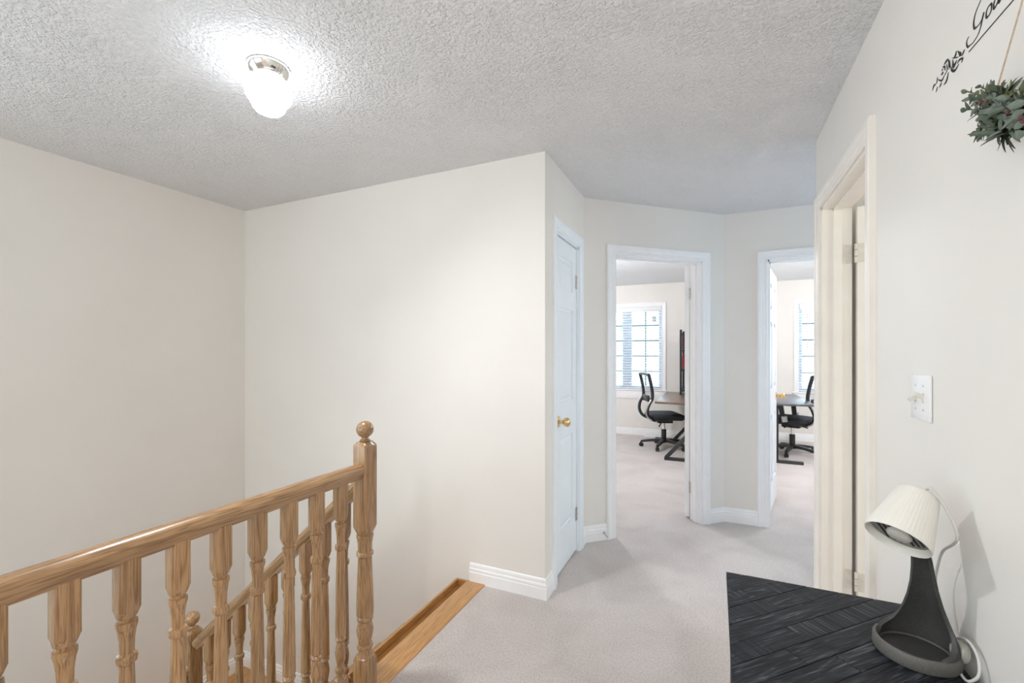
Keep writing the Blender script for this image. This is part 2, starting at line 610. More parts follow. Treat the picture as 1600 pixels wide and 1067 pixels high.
def wall(name, pl, s0, s1, z0, z1, th, openings=(), mat=WALL):
    mb = MB()
    cuts = sorted(openings)
    s = s0
    for a, b, c, d in cuts:
        pl.box(mb, s, a, 0, -th, z0, z1)
        if c > z0: pl.box(mb, a, b, 0, -th, z0, c)
        if d < z1: pl.box(mb, a, b, 0, -th, d, z1)
        s = b
    pl.box(mb, s, s1, 0, -th, z0, z1)
    return tag(mb.build(name, mat), kind='structure')


TH = 0.12
LOW = -2.8
wall('wall_stair', P_STAIR, -TH, XC - XL, LOW, CEIL, TH)
wall('wall_left', Plane((XL, YS), (0, -1), (1, 0)), 0, 4.5, LOW, CEIL, TH, [(1.90, 3.90, 0.50, 2.15)])
wall('wall_closet', P_CLOSET, TH, A[1] - YS, 0, CEIL, TH, [(2.455 - YS, 2.925 - YS, 0, DOORH)])
D2 = (0.248, 1.028)
wall('wall_diagonal', P_DIAG, 0, DL, 0, CEIL, TH, [(D2[0], D2[1], 0, DOORH)])
D3 = (0.369 - B[0], 1.149 - B[0])
wall('wall_far', P_FAR, 0, 1.95, 0, CEIL, TH, [(D3[0], D3[1], 0, DOORH)])
D4 = (1.885, 2.63)
wall('wall_right', P_RIGHT, -2.2, 2.756, 0, CEIL, TH, [(D4[0], D4[1], 0, DOORH)])
wall('wall_passage', Plane((XR + TH, 2.756), (1, 0), (0, 1)), 0, 2.2, 0, CEIL, 0.05)
wall('wall_back', Plane((-3.44, -2.2), (1, 0), (0, 1)), 0, 6.3, LOW, CEIL, TH, [(0.40, 2.50, 0.45, 2.15)])
wall('wall_passage_end', Plane((2.015, 2.756), (0, 1), (-1, 0)), 0, 1.2, 0, CEIL, TH, [(0.25, 0.95, 0.8, 2.1)])
wall('wall_divider', Plane((0.065, YF + TH), (0, 1), (-1, 0)), 0, Y2 - YF, 0, CEIL, TH)
W1 = (-1.866, -0.770, 0.745, 2.077)
W2 = (1.157, 2.253, 0.745, 2.077)
P_B1 = Plane((-3.3, Y1), (1, 0), (0, -1))
P_B2 = Plane((0.185, Y2), (1, 0), (0, -1))
wall('wall_office_one', P_B1, -TH, 3.365, 0, CEIL, TH, [(W1[0] + 3.3, W1[1] + 3.3, W1[2], W1[3])])
wall('wall_office_two', P_B2, 0, 3.0, 0, CEIL, TH, [(W2[0] - 0.185, W2[1] - 0.185, W2[2], W2[3])])
wall('wall_office_one_side', Plane((-3.3, 2.396), (0, 1), (1, 0)), 0, Y1 - 2.396, 0, CEIL, TH)
wall('wall_office_two_side', Plane((3.06, YF), (0, 1), (-1, 0)), 0, Y2 - YF + TH, 0, CEIL, TH)
wall('wall_office_two_front', Plane((2.015, YF), (1, 0), (0, -1)), 0, 1.05, 0, CEIL, TH)
wall('wall_side_room', Plane((2.6, 0.5), (0, 1), (-1, 0)), 0, 2.14, 0, CEIL, TH, [(0.6, 1.6, 0.8, 2.1)])
wall('wall_side_room_near', Plane((XR + TH, 0.5), (1, 0), (0, 1)), 0, 2.0, 0, CEIL, TH)

fl = MB()
fl.box(-1.21, 3.2, -2.2, 8.1, -0.03, 0)
fl.box(-3.4, -1.21, 2.396, 7.6, -0.03, 0)
tag(fl.build('floor', CARPET), kind='structure')
fl = MB()
fl.box(XL - 0.1, -1.2, -2.3, 2.4, LOW - 0.05, LOW)
tag(fl.build('floor_lower', CARPET), kind='structure')
# face of the hall floor towards the stairwell
fm = MB()
fm.box(-1.30, -1.215, -2.2, YS, LOW, -0.03)
tag(fm.build('wall_stairwell', WALL), kind='structure')
cm = MB()
cm.box(-3.5, 3.3, -2.4, YF + 0.06, CEIL, CEIL + 0.06)
tag(cm.build('ceiling', CEILM), kind='structure')
cm = MB()
cm.box(-3.5, 3.3, YF + 0.06, 8.2, CEIL, CEIL + 0.06)
tag(cm.build('ceiling_office', SMOOTHC), kind='structure')

CAS = [(0, 0), (0, .010), (.004, .013), (.016, .013), (.020, .0105), (.024, .0135), (.042, .016), (.047, .020), (.062, .021), (.068, .017), (.068, 0)]


def casing(name, pl, s0, s1, zt, mat=TRIM, depth=TH, sides=(1, 1), jmat=None, stop=0.045):
    mb = MB()
    rows = []
    for o, t in CAS:
        rows.append([pl.p(s0 - o, t, 0), pl.p(s0 - o, t, zt + o), pl.p(s1 + o, t, zt + o), pl.p(s1 + o, t, 0)])
    vs = [q for r in rows for q in r]
    fs = []
    for i in range(len(rows) - 1):
        for j in range(3):
            fs.append((i * 4 + j, i * 4 + j + 1, i * 4 + 5 + j, i * 4 + 4 + j))
    fs.append(tuple(i * 4 for i in range(len(rows))))
    fs.append(tuple(i * 4 + 3 for i in range(len(rows))))
    mb.add(vs, fs)
    root = tag(mb.build(name, mat), kind='structure')
    jm = MB()
    t = 0.012
    pl.box(jm, s0, s0 + t, 0.0, -depth, 0, zt)
    pl.box(jm, s1 - t, s1, 0.0, -depth, 0, zt)
    pl.box(jm, s0, s1, 0.0, -depth, zt - t, zt)
    jm.build('jamb', jmat or mat, root)
    sm = MB()
    a, b = -stop, -stop - 0.035
    pl.box(sm, s0 + t, s0 + t + 0.010, a, b, 0, zt - t)
    pl.box(sm, s1 - t - 0.010, s1 - t, a, b, 0, zt - t)
    pl.box(sm, s0 + t, s1 - t, a, b, zt - t - 0.010, zt - t)
    sm.build('door_stop_moulding', jmat or mat, root)
    return root


casing('trim_1', P_CLOSET, 2.455 - YS, 2.925 - YS, DOORH, DOORM)
casing('trim_2', P_DIAG, D2[0], D2[1], DOORH)
casing('trim_3', P_FAR, D3[0], D3[1], DOORH)
casing('trim_4', P_RIGHT, D4[0], D4[1], DOORH, CREAM)

BASE = [(0, 0), (.015, 0), (.015, .060), (.012, .066), (.0145, .072), (.0135, .080), (.008, .088), (.0095, .094), (.007, .106), (.002, .111), (0, .111)]


def baseboard(name, pts, z=0.0, mat=TRIM):
    """pts travel with the room on the right-hand side"""
    P = [Vector((*p, 0)) for p in pts]
    nrm = []
    for i in range(len(P) - 1):
        d = (P[i + 1] - P[i]).normalized()
        nrm.append(Vector((d.y, -d.x, 0)))
    rows = []
    for t, h in BASE:
        row = []
        for i, p in enumerate(P):
            if i == 0: o = nrm[0] * t
            elif i == len(P) - 1: o = nrm[-1] * t
            else:
                m = (nrm[i - 1] + nrm[i])
                m = m / m.dot(nrm[i])
                o = m * t
            row.append(p + o + Vector((0, 0, z + h)))
        rows.append(row)
    n = len(P)
    vs = [q for r in rows for q in r]
    fs = []
    for i in range(len(rows) - 1):
        for j in range(n - 1):
            fs.append((i * n + j, i * n + j + 1, (i + 1) * n + j + 1, (i + 1) * n + j))
    fs.append(tuple(i * n for i in range(len(rows))))
    fs.append(tuple(i * n + n - 1 for i in range(len(rows))))
    return tag(MB().add(vs, fs).build(name, mat), kind='structure')


CW = 0.068
baseboard('baseboard_stair', [(-1.309, YS), (XC, YS), (XC, 2.455 - CW)])
d0 = P_DIAG.p(D2[0] - CW, 0, 0)
d1 = P_DIAG.p(D2[1] + CW, 0, 0)
baseboard('baseboard_diagonal', [(XC, 2.925 + CW), A, (d0.x, d0.y)])
baseboard('baseboard_far', [(d1.x, d1.y), B, (0.369 - CW, YF)])
baseboard('baseboard_right', [(XR, D4[0] - CW), (XR, -2.2)])
baseboard('baseboard_office_one', [(-3.3, Y1), (0.065, Y1)])
baseboard('baseboard_office_two', [(0.185, Y2), (3.06, Y2)])
LAND = -1.08
baseboard('baseboard_landing', [(XL, -0.6), (XL, YS), (-2.42, YS)], LAND)


# ------------------------------------------------------------------ doors
def door(name, w, h, panels, hinge, ang, mat, t=0.035, knob=None, swing=1, hinges=True, hm=STEELM):
    """leaf from the hinge along local +x, thickness along y (0..-t*swing), panels (x0,x1,z0,z1) on both faces"""
    root = bpy.data.objects.new(name, None)
    C.objects.link(root)
    root.empty_display_size = 0.05
    root.location = hinge
    root.rotation_euler = (0, 0, ang)
    tag(root, kind='structure')
    dp = 0.012
    mb = MB()
    mb.box(0.001, w - 0.001, dp, t - dp, 0.001, h - 0.001)
    xs = sorted({0, w} | {p[0] for p in panels} | {p[1] for p in panels})
    zs = sorted({0, h} | {p[2] for p in panels} | {p[3] for p in panels})
    for y0, y1 in ((0, dp), (t - dp, t)):
        for i in range(len(xs) - 1):
            for j in range(len(zs) - 1):
                cx, cz = (xs[i] + xs[i + 1]) / 2, (zs[j] + zs[j + 1]) / 2
                if any(p[0] < cx < p[1] and p[2] < cz < p[3] for p in panels):
                    continue
                mb.box(xs[i], xs[i + 1], y0, y1, zs[j], zs[j + 1])
    mb.build('leaf', mat, root)
    for (x0, x1, z0, z1) in panels:
        for side in (0, 1):
            yb, yt = (dp, 0.002) if side == 0 else (t - dp, t - 0.002)
            a, b = 0.014, 0.040
            vs = []
            for ins, y in ((0, yb + (0.003 if side else -0.003)), (a, yb), (b, yt)):
                vs += [(x0 + ins, y, z0 + ins), (x1 - ins, y, z0 + ins), (x1 - ins, y, z1 - ins), (x0 + ins, y, z1 - ins)]
            fs = []
            for k in (0, 4):
                for j in range(4):
                    fs.append((k + j, k + (j + 1) % 4, k + 4 + (j + 1) % 4, k + 4 + j))
            fs.append((8, 9, 10, 11))
            MB().add(vs, fs).build('panel', mat, root)
    if hinges:
        for hz in (0.24, h - 0.22):
            hb = MB()
            for k in range(3):
                hb.lathe([(0.0065, k * 0.031), (0.0065, k * 0.031 + 0.027)], 10, (-0.006, t + 0.003 if swing > 0 else -0.003, hz - 0.045))
            yy = (t, t + 0.002) if swing > 0 else (-0.002, 0)
            hb.box(-0.001, 0.026, yy[0], yy[1], hz - 0.045, hz + 0.045)
            hb.build('hinge', hm, root, 40)
    if knob:
        kx, kz, km = knob
        for s, y in ((-1, 0.0), (1, t)):
            kb = MB()
            kb.lathe([(0.033, 0), (0.033, 0.003), (0.028, 0.008), (0.013, 0.012), (0.010, 0.030), (0.018, 0.036), (0.026, 0.046),
                      (0.0285, 0.056), (0.026, 0.066), (0.018, 0.073), (0.006, 0.076)], 24, (kx, y, kz), (0, s, 0))
            kb.build('knob', km, root, 40)
    return root


# closet door: hinge on the far side, three stacked panels, closed
door('door_1', 0.441, 2.020, [(0.085, 0.355, 1.72, 1.915), (0.085, 0.355, 1.02, 1.60), (0.085, 0.355, 0.235, 0.80)],
     (XC - 0.004, 2.911, 0.016), -PI / 2, DOORM, knob=(0.385, 0.915, BRASS), swing=1)
# leaf thickness runs to +y local = +x world?  local +x -> world -y, local +y -> world +x : shift so the face sits just inside the casing
bpy.data.objects['door_1'].location.x = XC - 0.045

SIX = lambda w: [(x0, x1, z0, z1) for x0, x1 in ((0.10, w / 2 - 0.045), (w / 2 + 0.045, w - 0.10))
                 for z0, z1 in ((0.23, 0.80), (1.02, 1.58), (1.69, 1.90))]
# office one: hinged on the right jamb, swung back past square
h2 = P_DIAG.p(D2[1] - 0.014, -TH - 0.004, 0.016)
door('door_2', 0.745, 2.020, SIX(0.745), h2, math.radians(84.5), TRIM, knob=(0.68, 0.93, BRASS), swing=-1)
# office two: hinged on the left jamb, swung in
door('door_3', 0.745, 2.020, SIX(0.745), (0.385, YF + TH + 0.004, 0.016), math.radians(79.5), DOORM, knob=(0.68, 0.93, BRASS), swing=-1)
# side room: hinged on the far jamb, standing open square
door('door_4', 0.71, 2.020, SIX(0.71), (XR + TH + 0.016, 2.598, 0.016), math.radians(-2), CREAM, knob=(0.64, 0.93, BRASS), swing=-1, hm=HINGEP)
hp = MB()
for hz in (0.256, 1.816):
    hp.box(XR + TH - 0.028, XR + TH - 0.001, D4[1] - 0.0142, D4[1] - 0.0118, hz - 0.045, hz + 0.045)
hp.build('hinge_plate', HINGEP, bpy.data.objects['trim_4'])

# ------------------------------------------------------------------ windows
def window(name, W, yb, mat):
    x0, x1, z0, z1 = W
    root = thing(name, None, None, ((x0 + x1) / 2, yb, z0), kind='structure')
    pl = Plane((0, yb), (1, 0), (0, -1))
    # casing on three sides, stool and apron below
    mb = MB()
    rows = []
    for o, t in CAS:
        rows.append([pl.p(x0 - o, t, z0), pl.p(x0 - o, t, z1 + o), pl.p(x1 + o, t, z1 + o), pl.p(x1 + o, t, z0)])
    vs = [q for r in rows for q in r]
    fs = []
    for i in range(len(rows) - 1):
        for j in range(3):
            fs.append((i * 4 + j, i * 4 + j + 1, i * 4 + 5 + j, i * 4 + 4 + j))
    mb.add(vs, fs).build('casing', TRIM, root, world=True)
    s = MB()
    s.rbox(x0 - 0.085, x1 + 0.085, yb - 0.035, yb + 0.07, z0 - 0.025, z0, 0.006)
    s.build('window_sill', TRIM, root, 40, world=True)
    s = MB()
    s.rbox(x0 - 0.068, x1 + 0.068, yb - 0.016, yb, z0 - 0.155, z0 - 0.025, 0.005)
    s.build('apron', TRIM, root, 40, world=True)
    # vinyl frame
    fy0, fy1 = yb + 0.055, yb + TH
    f = MB()
    f.box(x0, x0 + 0.05, fy0, fy1, z0, z1).box(x1 - 0.05, x1, fy0, fy1, z0, z1)
    f.box(x0 + 0.05, x1 - 0.05, fy0, fy1, z1 - 0.05, z1).box(x0 + 0.05, x1 - 0.05, fy0, fy1, z0, z0 + 0.04)
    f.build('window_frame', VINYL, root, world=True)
    xm = (x0 + x1) / 2
    m = MB()
    m.box(xm - 0.075, xm + 0.075, fy0 - 0.005, fy1, z0 + 0.04, z1 - 0.05)
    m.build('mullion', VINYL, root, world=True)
    zb, zt = z0 + 0.04, z1 - 0.05
    pane = None
    for a, b in ((x0 + 0.05, xm - 0.075), (xm + 0.075, x1 - 0.05)):
        cw, rh = (b - a) / 2, (zt - zb) / 5
        for i in range(2):
            for j in range(5):
                if pane is None:
                    pane = MB().box(-cw / 2 + .006, cw / 2 - .006, -.002, .002, -rh / 2 + .004, rh / 2 - .004).mesh('pane', GLASS)
                inst('pane', pane, root, (a + cw * (i + .5) - root.location.x, 0.105, zb + rh * (j + .5) - z0))
        g = MB()
        g.box(a + cw - 0.010, a + cw + 0.010, fy1 - .022, fy1 - .008, zb, zt)
        g.build('muntin', MUNTM, root, world=True)
        for j in range(1, 5):
            g = MB()
            g.box(a, b, fy1 - .021, fy1 - .009, zb + rh * j - 0.009, zb + rh * j + 0.009)
            g.build('muntin', MUNTM, root, world=True)
    return root


def blind(label, W, yb, wand_x):
    x0, x1, z0, z1 = W
    root = thing('window_blind', label, 'blind', ((x0 + x1) / 2, yb + 0.03, z0 + 0.004), group='window blinds in the offices')
    hw = (x1 - x0) / 2 - 0.006
    h = MB().rbox(-hw, hw, -0.034, 0.022, z1 - z0 - 0.084, z1 - z0 - 0.006, 0.004)
    h.build('headrail', SLATM, root, 40)
    MB().rbox(-hw, hw, -0.02, 0.02, 0.0, 0.018, 0.004).build('bottom_rail', SLATM, root, 40)
    n = 29
    sl = MB()
    pr = []
    for k in range(5):
        t = (k / 4 - .5) * 0.046
        pr.append((t, 0.0022 - 0.009 * (t / 0.046) ** 2 * 2 + t * 0.22))
    vs = [(-hw, y, z) for y, z in pr] + [(hw, y, z) for y, z in pr]
    sl.add(vs, [(k, k + 1, k + 6, k + 5) for k in range(4)])
    vs2 = [(x, y, z - 0.0025) for x, y, z in vs]
    sl.add(vs2, [(k + 5, k + 6, k + 1, k) for k in range(4)])
    me = sl.mesh('slat', SLATM)
    top = z1 - z0 - 0.10
    for k in range(n):
        inst('slat', me, root, (0, 0, 0.03 + (top - 0.03) * (k + .5) / n))
    for x in (-hw * 0.8, 0, hw * 0.8):
        MB().tube([(x, -0.024, 0.01), (x, -0.024, top)], 0.0012, 5).build('ladder_cord', SLATM, root)
    MB().tube([(wand_x, -0.04, top), (wand_x, -0.042, top - 0.62)], 0.004, 6).build('tilt_wand', CORDM, root)
    return root


win1 = window('window_1', W1, Y1, TRIM)
win2 = window('window_2', W2, Y2, TRIM)
st = MB()
st.box(-0.929, -0.868, Y1 + 0.1035, Y1 + 0.1045, 1.833, 1.938)
st.build('sticker', PAPER, win1, world=True)
blind('white slatted blind over the window with the tan sticker, beside the chair with no armrests', W1, Y1, -0.45)
blind('white slatted blind seen beyond the far right doorway, above the chair with armrests', W2, Y2, -0.44)


def far_window(name, pl, s0, s1, z0, z1):
    root = thing(name, None, None, pl.p((s0 + s1) / 2, 0, z0), kind='structure')
    f = MB()
    pl.box(f, s0 - .06, s0 + .03, .015, -.10, z0 - .06, z1 + .06)
    pl.box(f, s1 - .03, s1 + .06, .015, -.10, z0 - .06, z1 + .06)
    pl.box(f, s0 + .03, s1 - .03, .015, -.10, z1 - .03, z1 + .06)
    pl.box(f, s0 + .03, s1 - .03, .015, -.10, z0 - .06, z0 + .03)
    f.build('window_frame', TRIM, root, world=True)
    g = MB()
    pl.box(g, s0 + .03, s1 - .03, -.05, -.055, z0 + .03, z1 - .03)
    g.build('pane', GLASS, root, world=True)


far_window('added_window_3', Plane((2.6, 0.5), (0, 1), (-1, 0)), 0.6, 1.6, 0.8, 2.1)  # made-up window that lets the side room fill in
far_window('window_4', Plane((2.015, 2.756), (0, 1), (-1, 0)), 0.25, 0.95, 0.8, 2.1)
far_window('added_window_6', Plane((-3.44, -2.2), (1, 0), (0, 1)), 0.40, 2.50, 0.45, 2.15)  # made-up window behind the camera, opening for the back fill
far_window('added_window_5', Plane((XL, YS), (0, -1), (1, 0)), 1.90, 3.90, 0.50, 2.15)  # made-up window out of view, opening for the stairwell fill

# ------------------------------------------------------------------ staircase
RAILX, NEWY = -1.262, 1.36
RISE, GO = 0.180, 0.200
stair = thing('staircase', 'oak staircase descending beside the cream wall to a lower landing', 'stairs', (-1.40, (NEWY + YS) / 2, LAND))
sy0, sy1 = NEWY + 0.0, YS - 0.003
n = MB()
n.rbox(-1.325, -1.205, -2.19, sy1, -0.028, 0.007, 0.006, 3)
n.build('nosing', OAKN, stair, 40, world=True)
n = MB()
n.box(-1.386, -1.325, -2.19, sy1 - 0.012, -0.060, -0.032)
n.build('channel', OAKD, stair, world=True)
n = MB()
n.rbox(-1.402, -1.386, -2.19, sy1, -0.070, 0.002, 0.004)
n.build('edge_strip', OAKN, stair, 40, world=True)
n = MB()
n.box(-1.386, -1.325, sy1 - 0.012, sy1, -0.060, 0.000)
n.build('end_block', OAKN, stair, world=True)
for i in range(1, 6):
    z = -RISE * i
    xb = -1.386 - GO * (i - 1)
    t = MB()
    t.rbox(xb - GO, xb, sy0 - 0.03, sy1, z - 0.028, z, 0.006)
    t.build('tread', OAKN, stair, 40, world=True)
for i in range(0, 6):
    z = -RISE * i - (0.028 if i else 0.071)
    xb = -1.386 - GO * i
    r = MB()
    r.box(xb - 0.001, xb + 0.016, sy0, sy1, -RISE * (i + 1), z)
    r.build('riser', OAKX, stair, world=True)
sg = MB()
prof = [(-1.37, -0.07), (-1.37, -0.42), (-2.39, LAND - 0.2), (-2.39, LAND)]
for i in range(5, 0, -1):
    prof += [(-1.386 - GO * i, -RISE * i - 0.03), (-1.386 - GO * (i - 1) - 0.0, -RISE * i - 0.03)]
ring0 = [(x, sy0 - 0.001, z) for x, z in prof]
ring1 = [(x, sy0 - 0.03, z) for x, z in prof]
sg.loft([ring0, ring1])
sg.build('stringer', OAKX, stair, world=True)
ld = MB()
ld.box(XL + 0.003, -2.388, sy0 - 0.03, sy1, LAND - 0.03, LAND)
ld.build('landing', OAKN, stair, world=True)
# lower flight turning back along the left wall
for i in range(1, 7):
    z = LAND - RISE * i
    yb = sy0 - 0.03 - GO * (i - 1)
    t = MB()
    t.rbox(XL + 0.003, -2.43, yb - GO - 0.025, yb, z - 0.028, z, 0.006)
    t.build('tread', OAKN, stair, 40, world=True)
    r = MB()
    r.box(XL + 0.003, -2.44, yb - 0.001, yb + 0.015, z, z + RISE - 0.03)
    r.build('riser', OAKX, stair, world=True)


# ---- turned balusters and newels
def turned(prof, s, seg=24, base=0.0):
    """prof: (z, kind, size): kind 'q' square of half side s, 'c' square clipped by a circle of radius size"""
    mb = MB()
    rings = []
    for z, k, r in prof:
        ring = []
        for j in range(seg):
            a = 2 * PI * (j + 0.5) / seg
            ca, sa = math.cos(a), math.sin(a)
            if k == 'q':
                rr = r / max(abs(ca), abs(sa))
            elif k == 'x':
                rr = min(s / max(abs(ca), abs(sa)), r)
            else:
                rr = r
            ring.append((ca * rr, sa * rr, z))
        rings.append(ring)
    mb.loft(rings)
    return mb


def square_ring_fix(prof, s):
    return prof


def baluster_profile(z0, z1, zb, zt, s, r):
    """z0..z1 whole length, turning between zb (top of lower block) and zt (bottom of upper block)"""
    L = zt - zb
    p = [(z0, 'q', s), (zb - 0.014, 'q', s), (zb - 0.004, 'x', s * 1.12), (zb, 'c', r * 0.98)]
    for f, k in ((0.006, .74), (0.026, .66), (0.034, .96), (0.048, 1.06), (0.062, .96), (0.069, .66), (0.085, .70), (0.125, .94),
                 (0.160, 1.06), (0.200, .90), (0.228, .66), (0.235, .92), (0.246, 1.06), (0.257, .92), (0.264, .68), (0.270, 1.04),
                 (0.40, 1.0), (0.62, .92), (0.795, .78), (0.808, .76), (0.816, 1.03), (0.832, 1.12), (0.848, 1.03), (0.856, .76),
                 (0.905, .80), (0.945, .95), (0.968, 1.12), (0.983, 1.10), (0.986, .78)):
        p.append((zb + L * f, 'c', r * k))
    p += [(zt - 0.001, 'c', r * 0.80), (zt, 'c', r * 1.0), (zt + 0.002, 'x', r * 1.06), (zt + 0.020, 'q', s), (z1, 'q', s)]
    return p


BS, BR = 0.0213, 0.0187
RAIL_T = 0.911


def handrail(mb, p, q, w=0.060, h=0.056, roundend=None):
    """bread-loaf rail whose top line runs p -> q"""
    p, q = Vector(p), Vector(q)
    d = (q - p).normalized()
    s = d.cross(Vector((0, 0, 1))).normalized()
    up = s.cross(d)
    prof = []
    for k in range(11):
        a = PI * (k / 10)
        prof.append((math.cos(a) * w / 2 * (1 - 0.0), -h * 0.48 + math.sin(a) * h * 0.48))
    prof += [(-w * 0.47, -h * 0.62), (-w * 0.40, -h * 0.80), (-w * 0.33, -h * 0.90), (-w * 0.33, -h), (w * 0.33, -h), (w * 0.33, -h * 0.90), (w * 0.40, -h * 0.80), (w * 0.47, -h * 0.62)]
    rings = [[e + s * a + up * b for a, b in prof] for e in (p, q)]
    return mb.loft(rings)


NEW_S, NEW_R = 0.0345, 0.031


def newel(root, x, y, z, base):
    """z: floor level the 1.07 m post is measured from; base: actual foot"""
    s, r = NEW_S, NEW_R
    p = [(base, 'q', s)]
    zb, zt = z + 0.150, z + 0.632
    L = zt - zb
    p += [(zb - 0.022, 'q', s), (zb - 0.004, 'x', s * 1.08), (zb, 'c', r * 0.92)]
    for f, k in ((0.020, .80), (0.050, .78), (0.056, .95), (0.070, 1.0), (0.084, .95), (0.090, .76), (0.12, .82), (0.17, .98),
                 (0.205, 1.04), (0.245, .92), (0.275, .78), (0.285, .96), (0.297, 1.02), (0.312, .96), (0.320, .86), (0.330, 1.06), (0.42, 1.06),
                 (0.62, .96), (0.800, .86), (0.808, .90), (0.815, 1.02), (0.830, 1.06), (0.845, 1.0), (0.852, .88), (0.91, .90), (0.95, .98),
                 (0.972, 1.07), (0.984, 1.05), (0.988, .92)):
        p.append((zb + L * f, 'c', r * k))
    p += [(zt, 'c', r), (zt + 0.003, 'x', r * 1.05), (zt + 0.028, 'q', s), (z + 0.972, 'q', s), (z + 0.980, 'q', s * 0.96), (z + 0.992, 'x', s * 0.84), (z + 0.994, 'c', s * 0.60)]
    mb = turned(p, s, 32)
    mb.v = [(a + x, b + y, c) for a, b, c in mb.v]
    nw = mb.build('newel', OAKZ, root, 35, world=True)
    b = MB()
    pr = [(0.019, z + 0.993), (0.021, z + 0.998), (0.014, z + 1.003), (0.013, z + 1.008)]
    R, cz = 0.0335, z + 1.040
    for k in range(1, 16):
        a = -PI / 2 + PI * k / 15.0
        if R * math.cos(a) < 0.012 and a < 0: continue
        pr.append((R * math.cos(a), cz + R * math.sin(a)))
    b.lathe(pr, 28, (x, y, 0))
    b.build('ball_finial', OAKX, nw, 50, world=True)
    return nw


guard = thing('guard_railing', 'level oak railing with turned balusters along the edge of the carpeted hall', 'railing', (RAILX, NEWY, 0.0))
newel(guard, RAILX, NEWY, 0.0, 0.007)
hr = MB()
handrail(hr, (RAILX, -2.1, RAIL_T), (RAILX, NEWY - NEW_S + 0.001, RAIL_T))
hr.build('handrail', OAKY, guard, 40, world=True)
bme = turned(baluster_profile(0.0, 0.854, 0.135, 0.716, BS, BR), BS).mesh('baluster', OAKZ, 35)
y = 1.2345
while y > -1.2:
    inst('baluster', bme, guard, (0, y - NEWY, 0.007))
    y -= 0.1098

srail = thing('stair_railing', 'sloping oak railing with turned balusters following the stairs down to a ball-topped post', 'railing', (-2.385, NEWY, LAND))
LNX = -2.385
newel(srail, LNX, NEWY, -1.030, LAND)
SL = 0.875


def ztop(x):
    return 0.722 + SL * (x + 1.442)


hr = MB()
xa, xb_ = LNX + NEW_S - 0.001, RAILX - NEW_S - 0.002
sl_a = math.atan(SL)
handrail(hr, (0, 0, 0), ((xb_ - xa) / math.cos(sl_a), 0, 0))
ro = hr.build('handrail', OAKX, srail, 40, loc=(xa - LNX, 0, ztop(xa) - LAND))
ro.rotation_euler = (0, -sl_a, 0)
x = -1.372
k = 0
cache = {}
while x > LNX + 0.05:
    top = ztop(x) - 0.045
    i = int((-1.386 - x) // GO) + 1 if x < -1.386 else 0
    foot = -RISE * i if i else 0.002
    ln = round(top - foot, 3)
    me = turned(baluster_profile(0.0, ln, ln - 0.715, ln - 0.150, BS, BR), BS).mesh('baluster', OAKZ, 35)
    inst('baluster', me, srail, (x - LNX, 0, foot - LAND))
    x -= 0.1085

lrail = thing('lower_stair_railing', 'lower oak railing starting at the ball-topped post and running down out of view', 'railing', (LNX, 0.4, LOW))


def ztl(y):
    return -0.236 + SL * (y - 1.28)


hr = MB()
handrail(hr, (LNX, 0.0, ztl(0.0)), (LNX, NEWY - NEW_S - 0.002, ztl(NEWY - NEW_S)))
hr.build('handrail', OAKY, lrail, 40, world=True)
y = 1.22
while y > 0.05:
    top = ztl(y) - 0.045
    i = int((sy0 - 0.03 - y) // GO) + 1
    foot = LAND - RISE * i
    ln = top - foot
    me = turned(baluster_profile(0.0, ln, ln - 0.715, ln - 0.150, BS, BR), BS).mesh('baluster', OAKZ, 35)
    inst('baluster', me, lrail, (LNX + 0.0 - lrail.location.x, y - 0.4, foot - LOW))
    y -= 0.1085

# ------------------------------------------------------------------ ceiling lights
GL = [((-1.559, 1.164), GLOBE, 18, -28, (0.97, 0.98, 1.0), 'lit white glass globe light with a pale metal collar on the textured ceiling'),
      ((-0.24, -1.0), GLOBE2, 23, 0, (1.0, 0.96, 0.90), 'second globe ceiling light farther back along the hall'),
      ((-1.75, 5.1), GLOBE3, 0, 0, None, 'unseen globe ceiling light added to brighten the office with the brown desk'),  # both office globes are unseen, added to brighten the rooms
      ((1.55, 5.6), GLOBE3, 0, 0, None, 'unseen globe ceiling light added to brighten the office with the charcoal desk')]
for (gx, gy), gm, power, tilt, col, lab in GL:
    g = thing('ceiling_light', lab, 'ceiling light', (gx, gy, 2.255))
    z0 = -2.255
    MB().lathe([(0.060, 2.4385), (0.072, 2.436), (0.074, 2.428), (0.070, 2.420), (0.064, 2.409), (0.057, 2.404), (0.055, 2.402)][::-1] and
               [(0.074, 2.4395), (0.075, 2.430), (0.071, 2.424), (0.066, 2.412), (0.058, 2.406), (0.054, 2.400)], 40, (0, 0, z0)).build('canopy', CHROME, g, 40)
    MB().lathe([(0.050, 2.401), (0.053, 2.394), (0.063, 2.388), (0.076, 2.376), (0.083, 2.358), (0.084, 2.342), (0.080, 2.325), (0.072, 2.312),
                (0.064, 2.305), (0.0605, 2.301), (0.0605, 2.294), (0.056, 2.282), (0.046, 2.270), (0.030, 2.262), (0.014, 2.2590), (0.003, 2.2585)], 40, (0, 0, z0)).build('glass_globe', gm, g, 50)
    if power:                                   # the light the globe throws down into the room
        sp = bpy.data.lights.new('globe_light', 'SPOT')
        sp.energy = power
        sp.color = col
        sp.spot_size = math.radians(168)
        sp.spot_blend = 1.0
        sp.shadow_soft_size = 0.05
        so = bpy.data.objects.new('globe_light', sp)
        C.objects.link(so)
        so.parent = g
        so.location = (0, 0, 2.2475 + z0)
        so.rotation_euler = (0, math.radians(tilt), 0)
    for k in range(3):
        a = 2.2 + k * 2 * PI / 3
        p = Vector((math.cos(a), math.sin(a), 0))
        c = Vector((0, 0, 2.399 + z0))
        MB().tube([c + p * 0.050, c + p * 0.066], 0.003, 8).build('thumb_screw', STEELM, g)

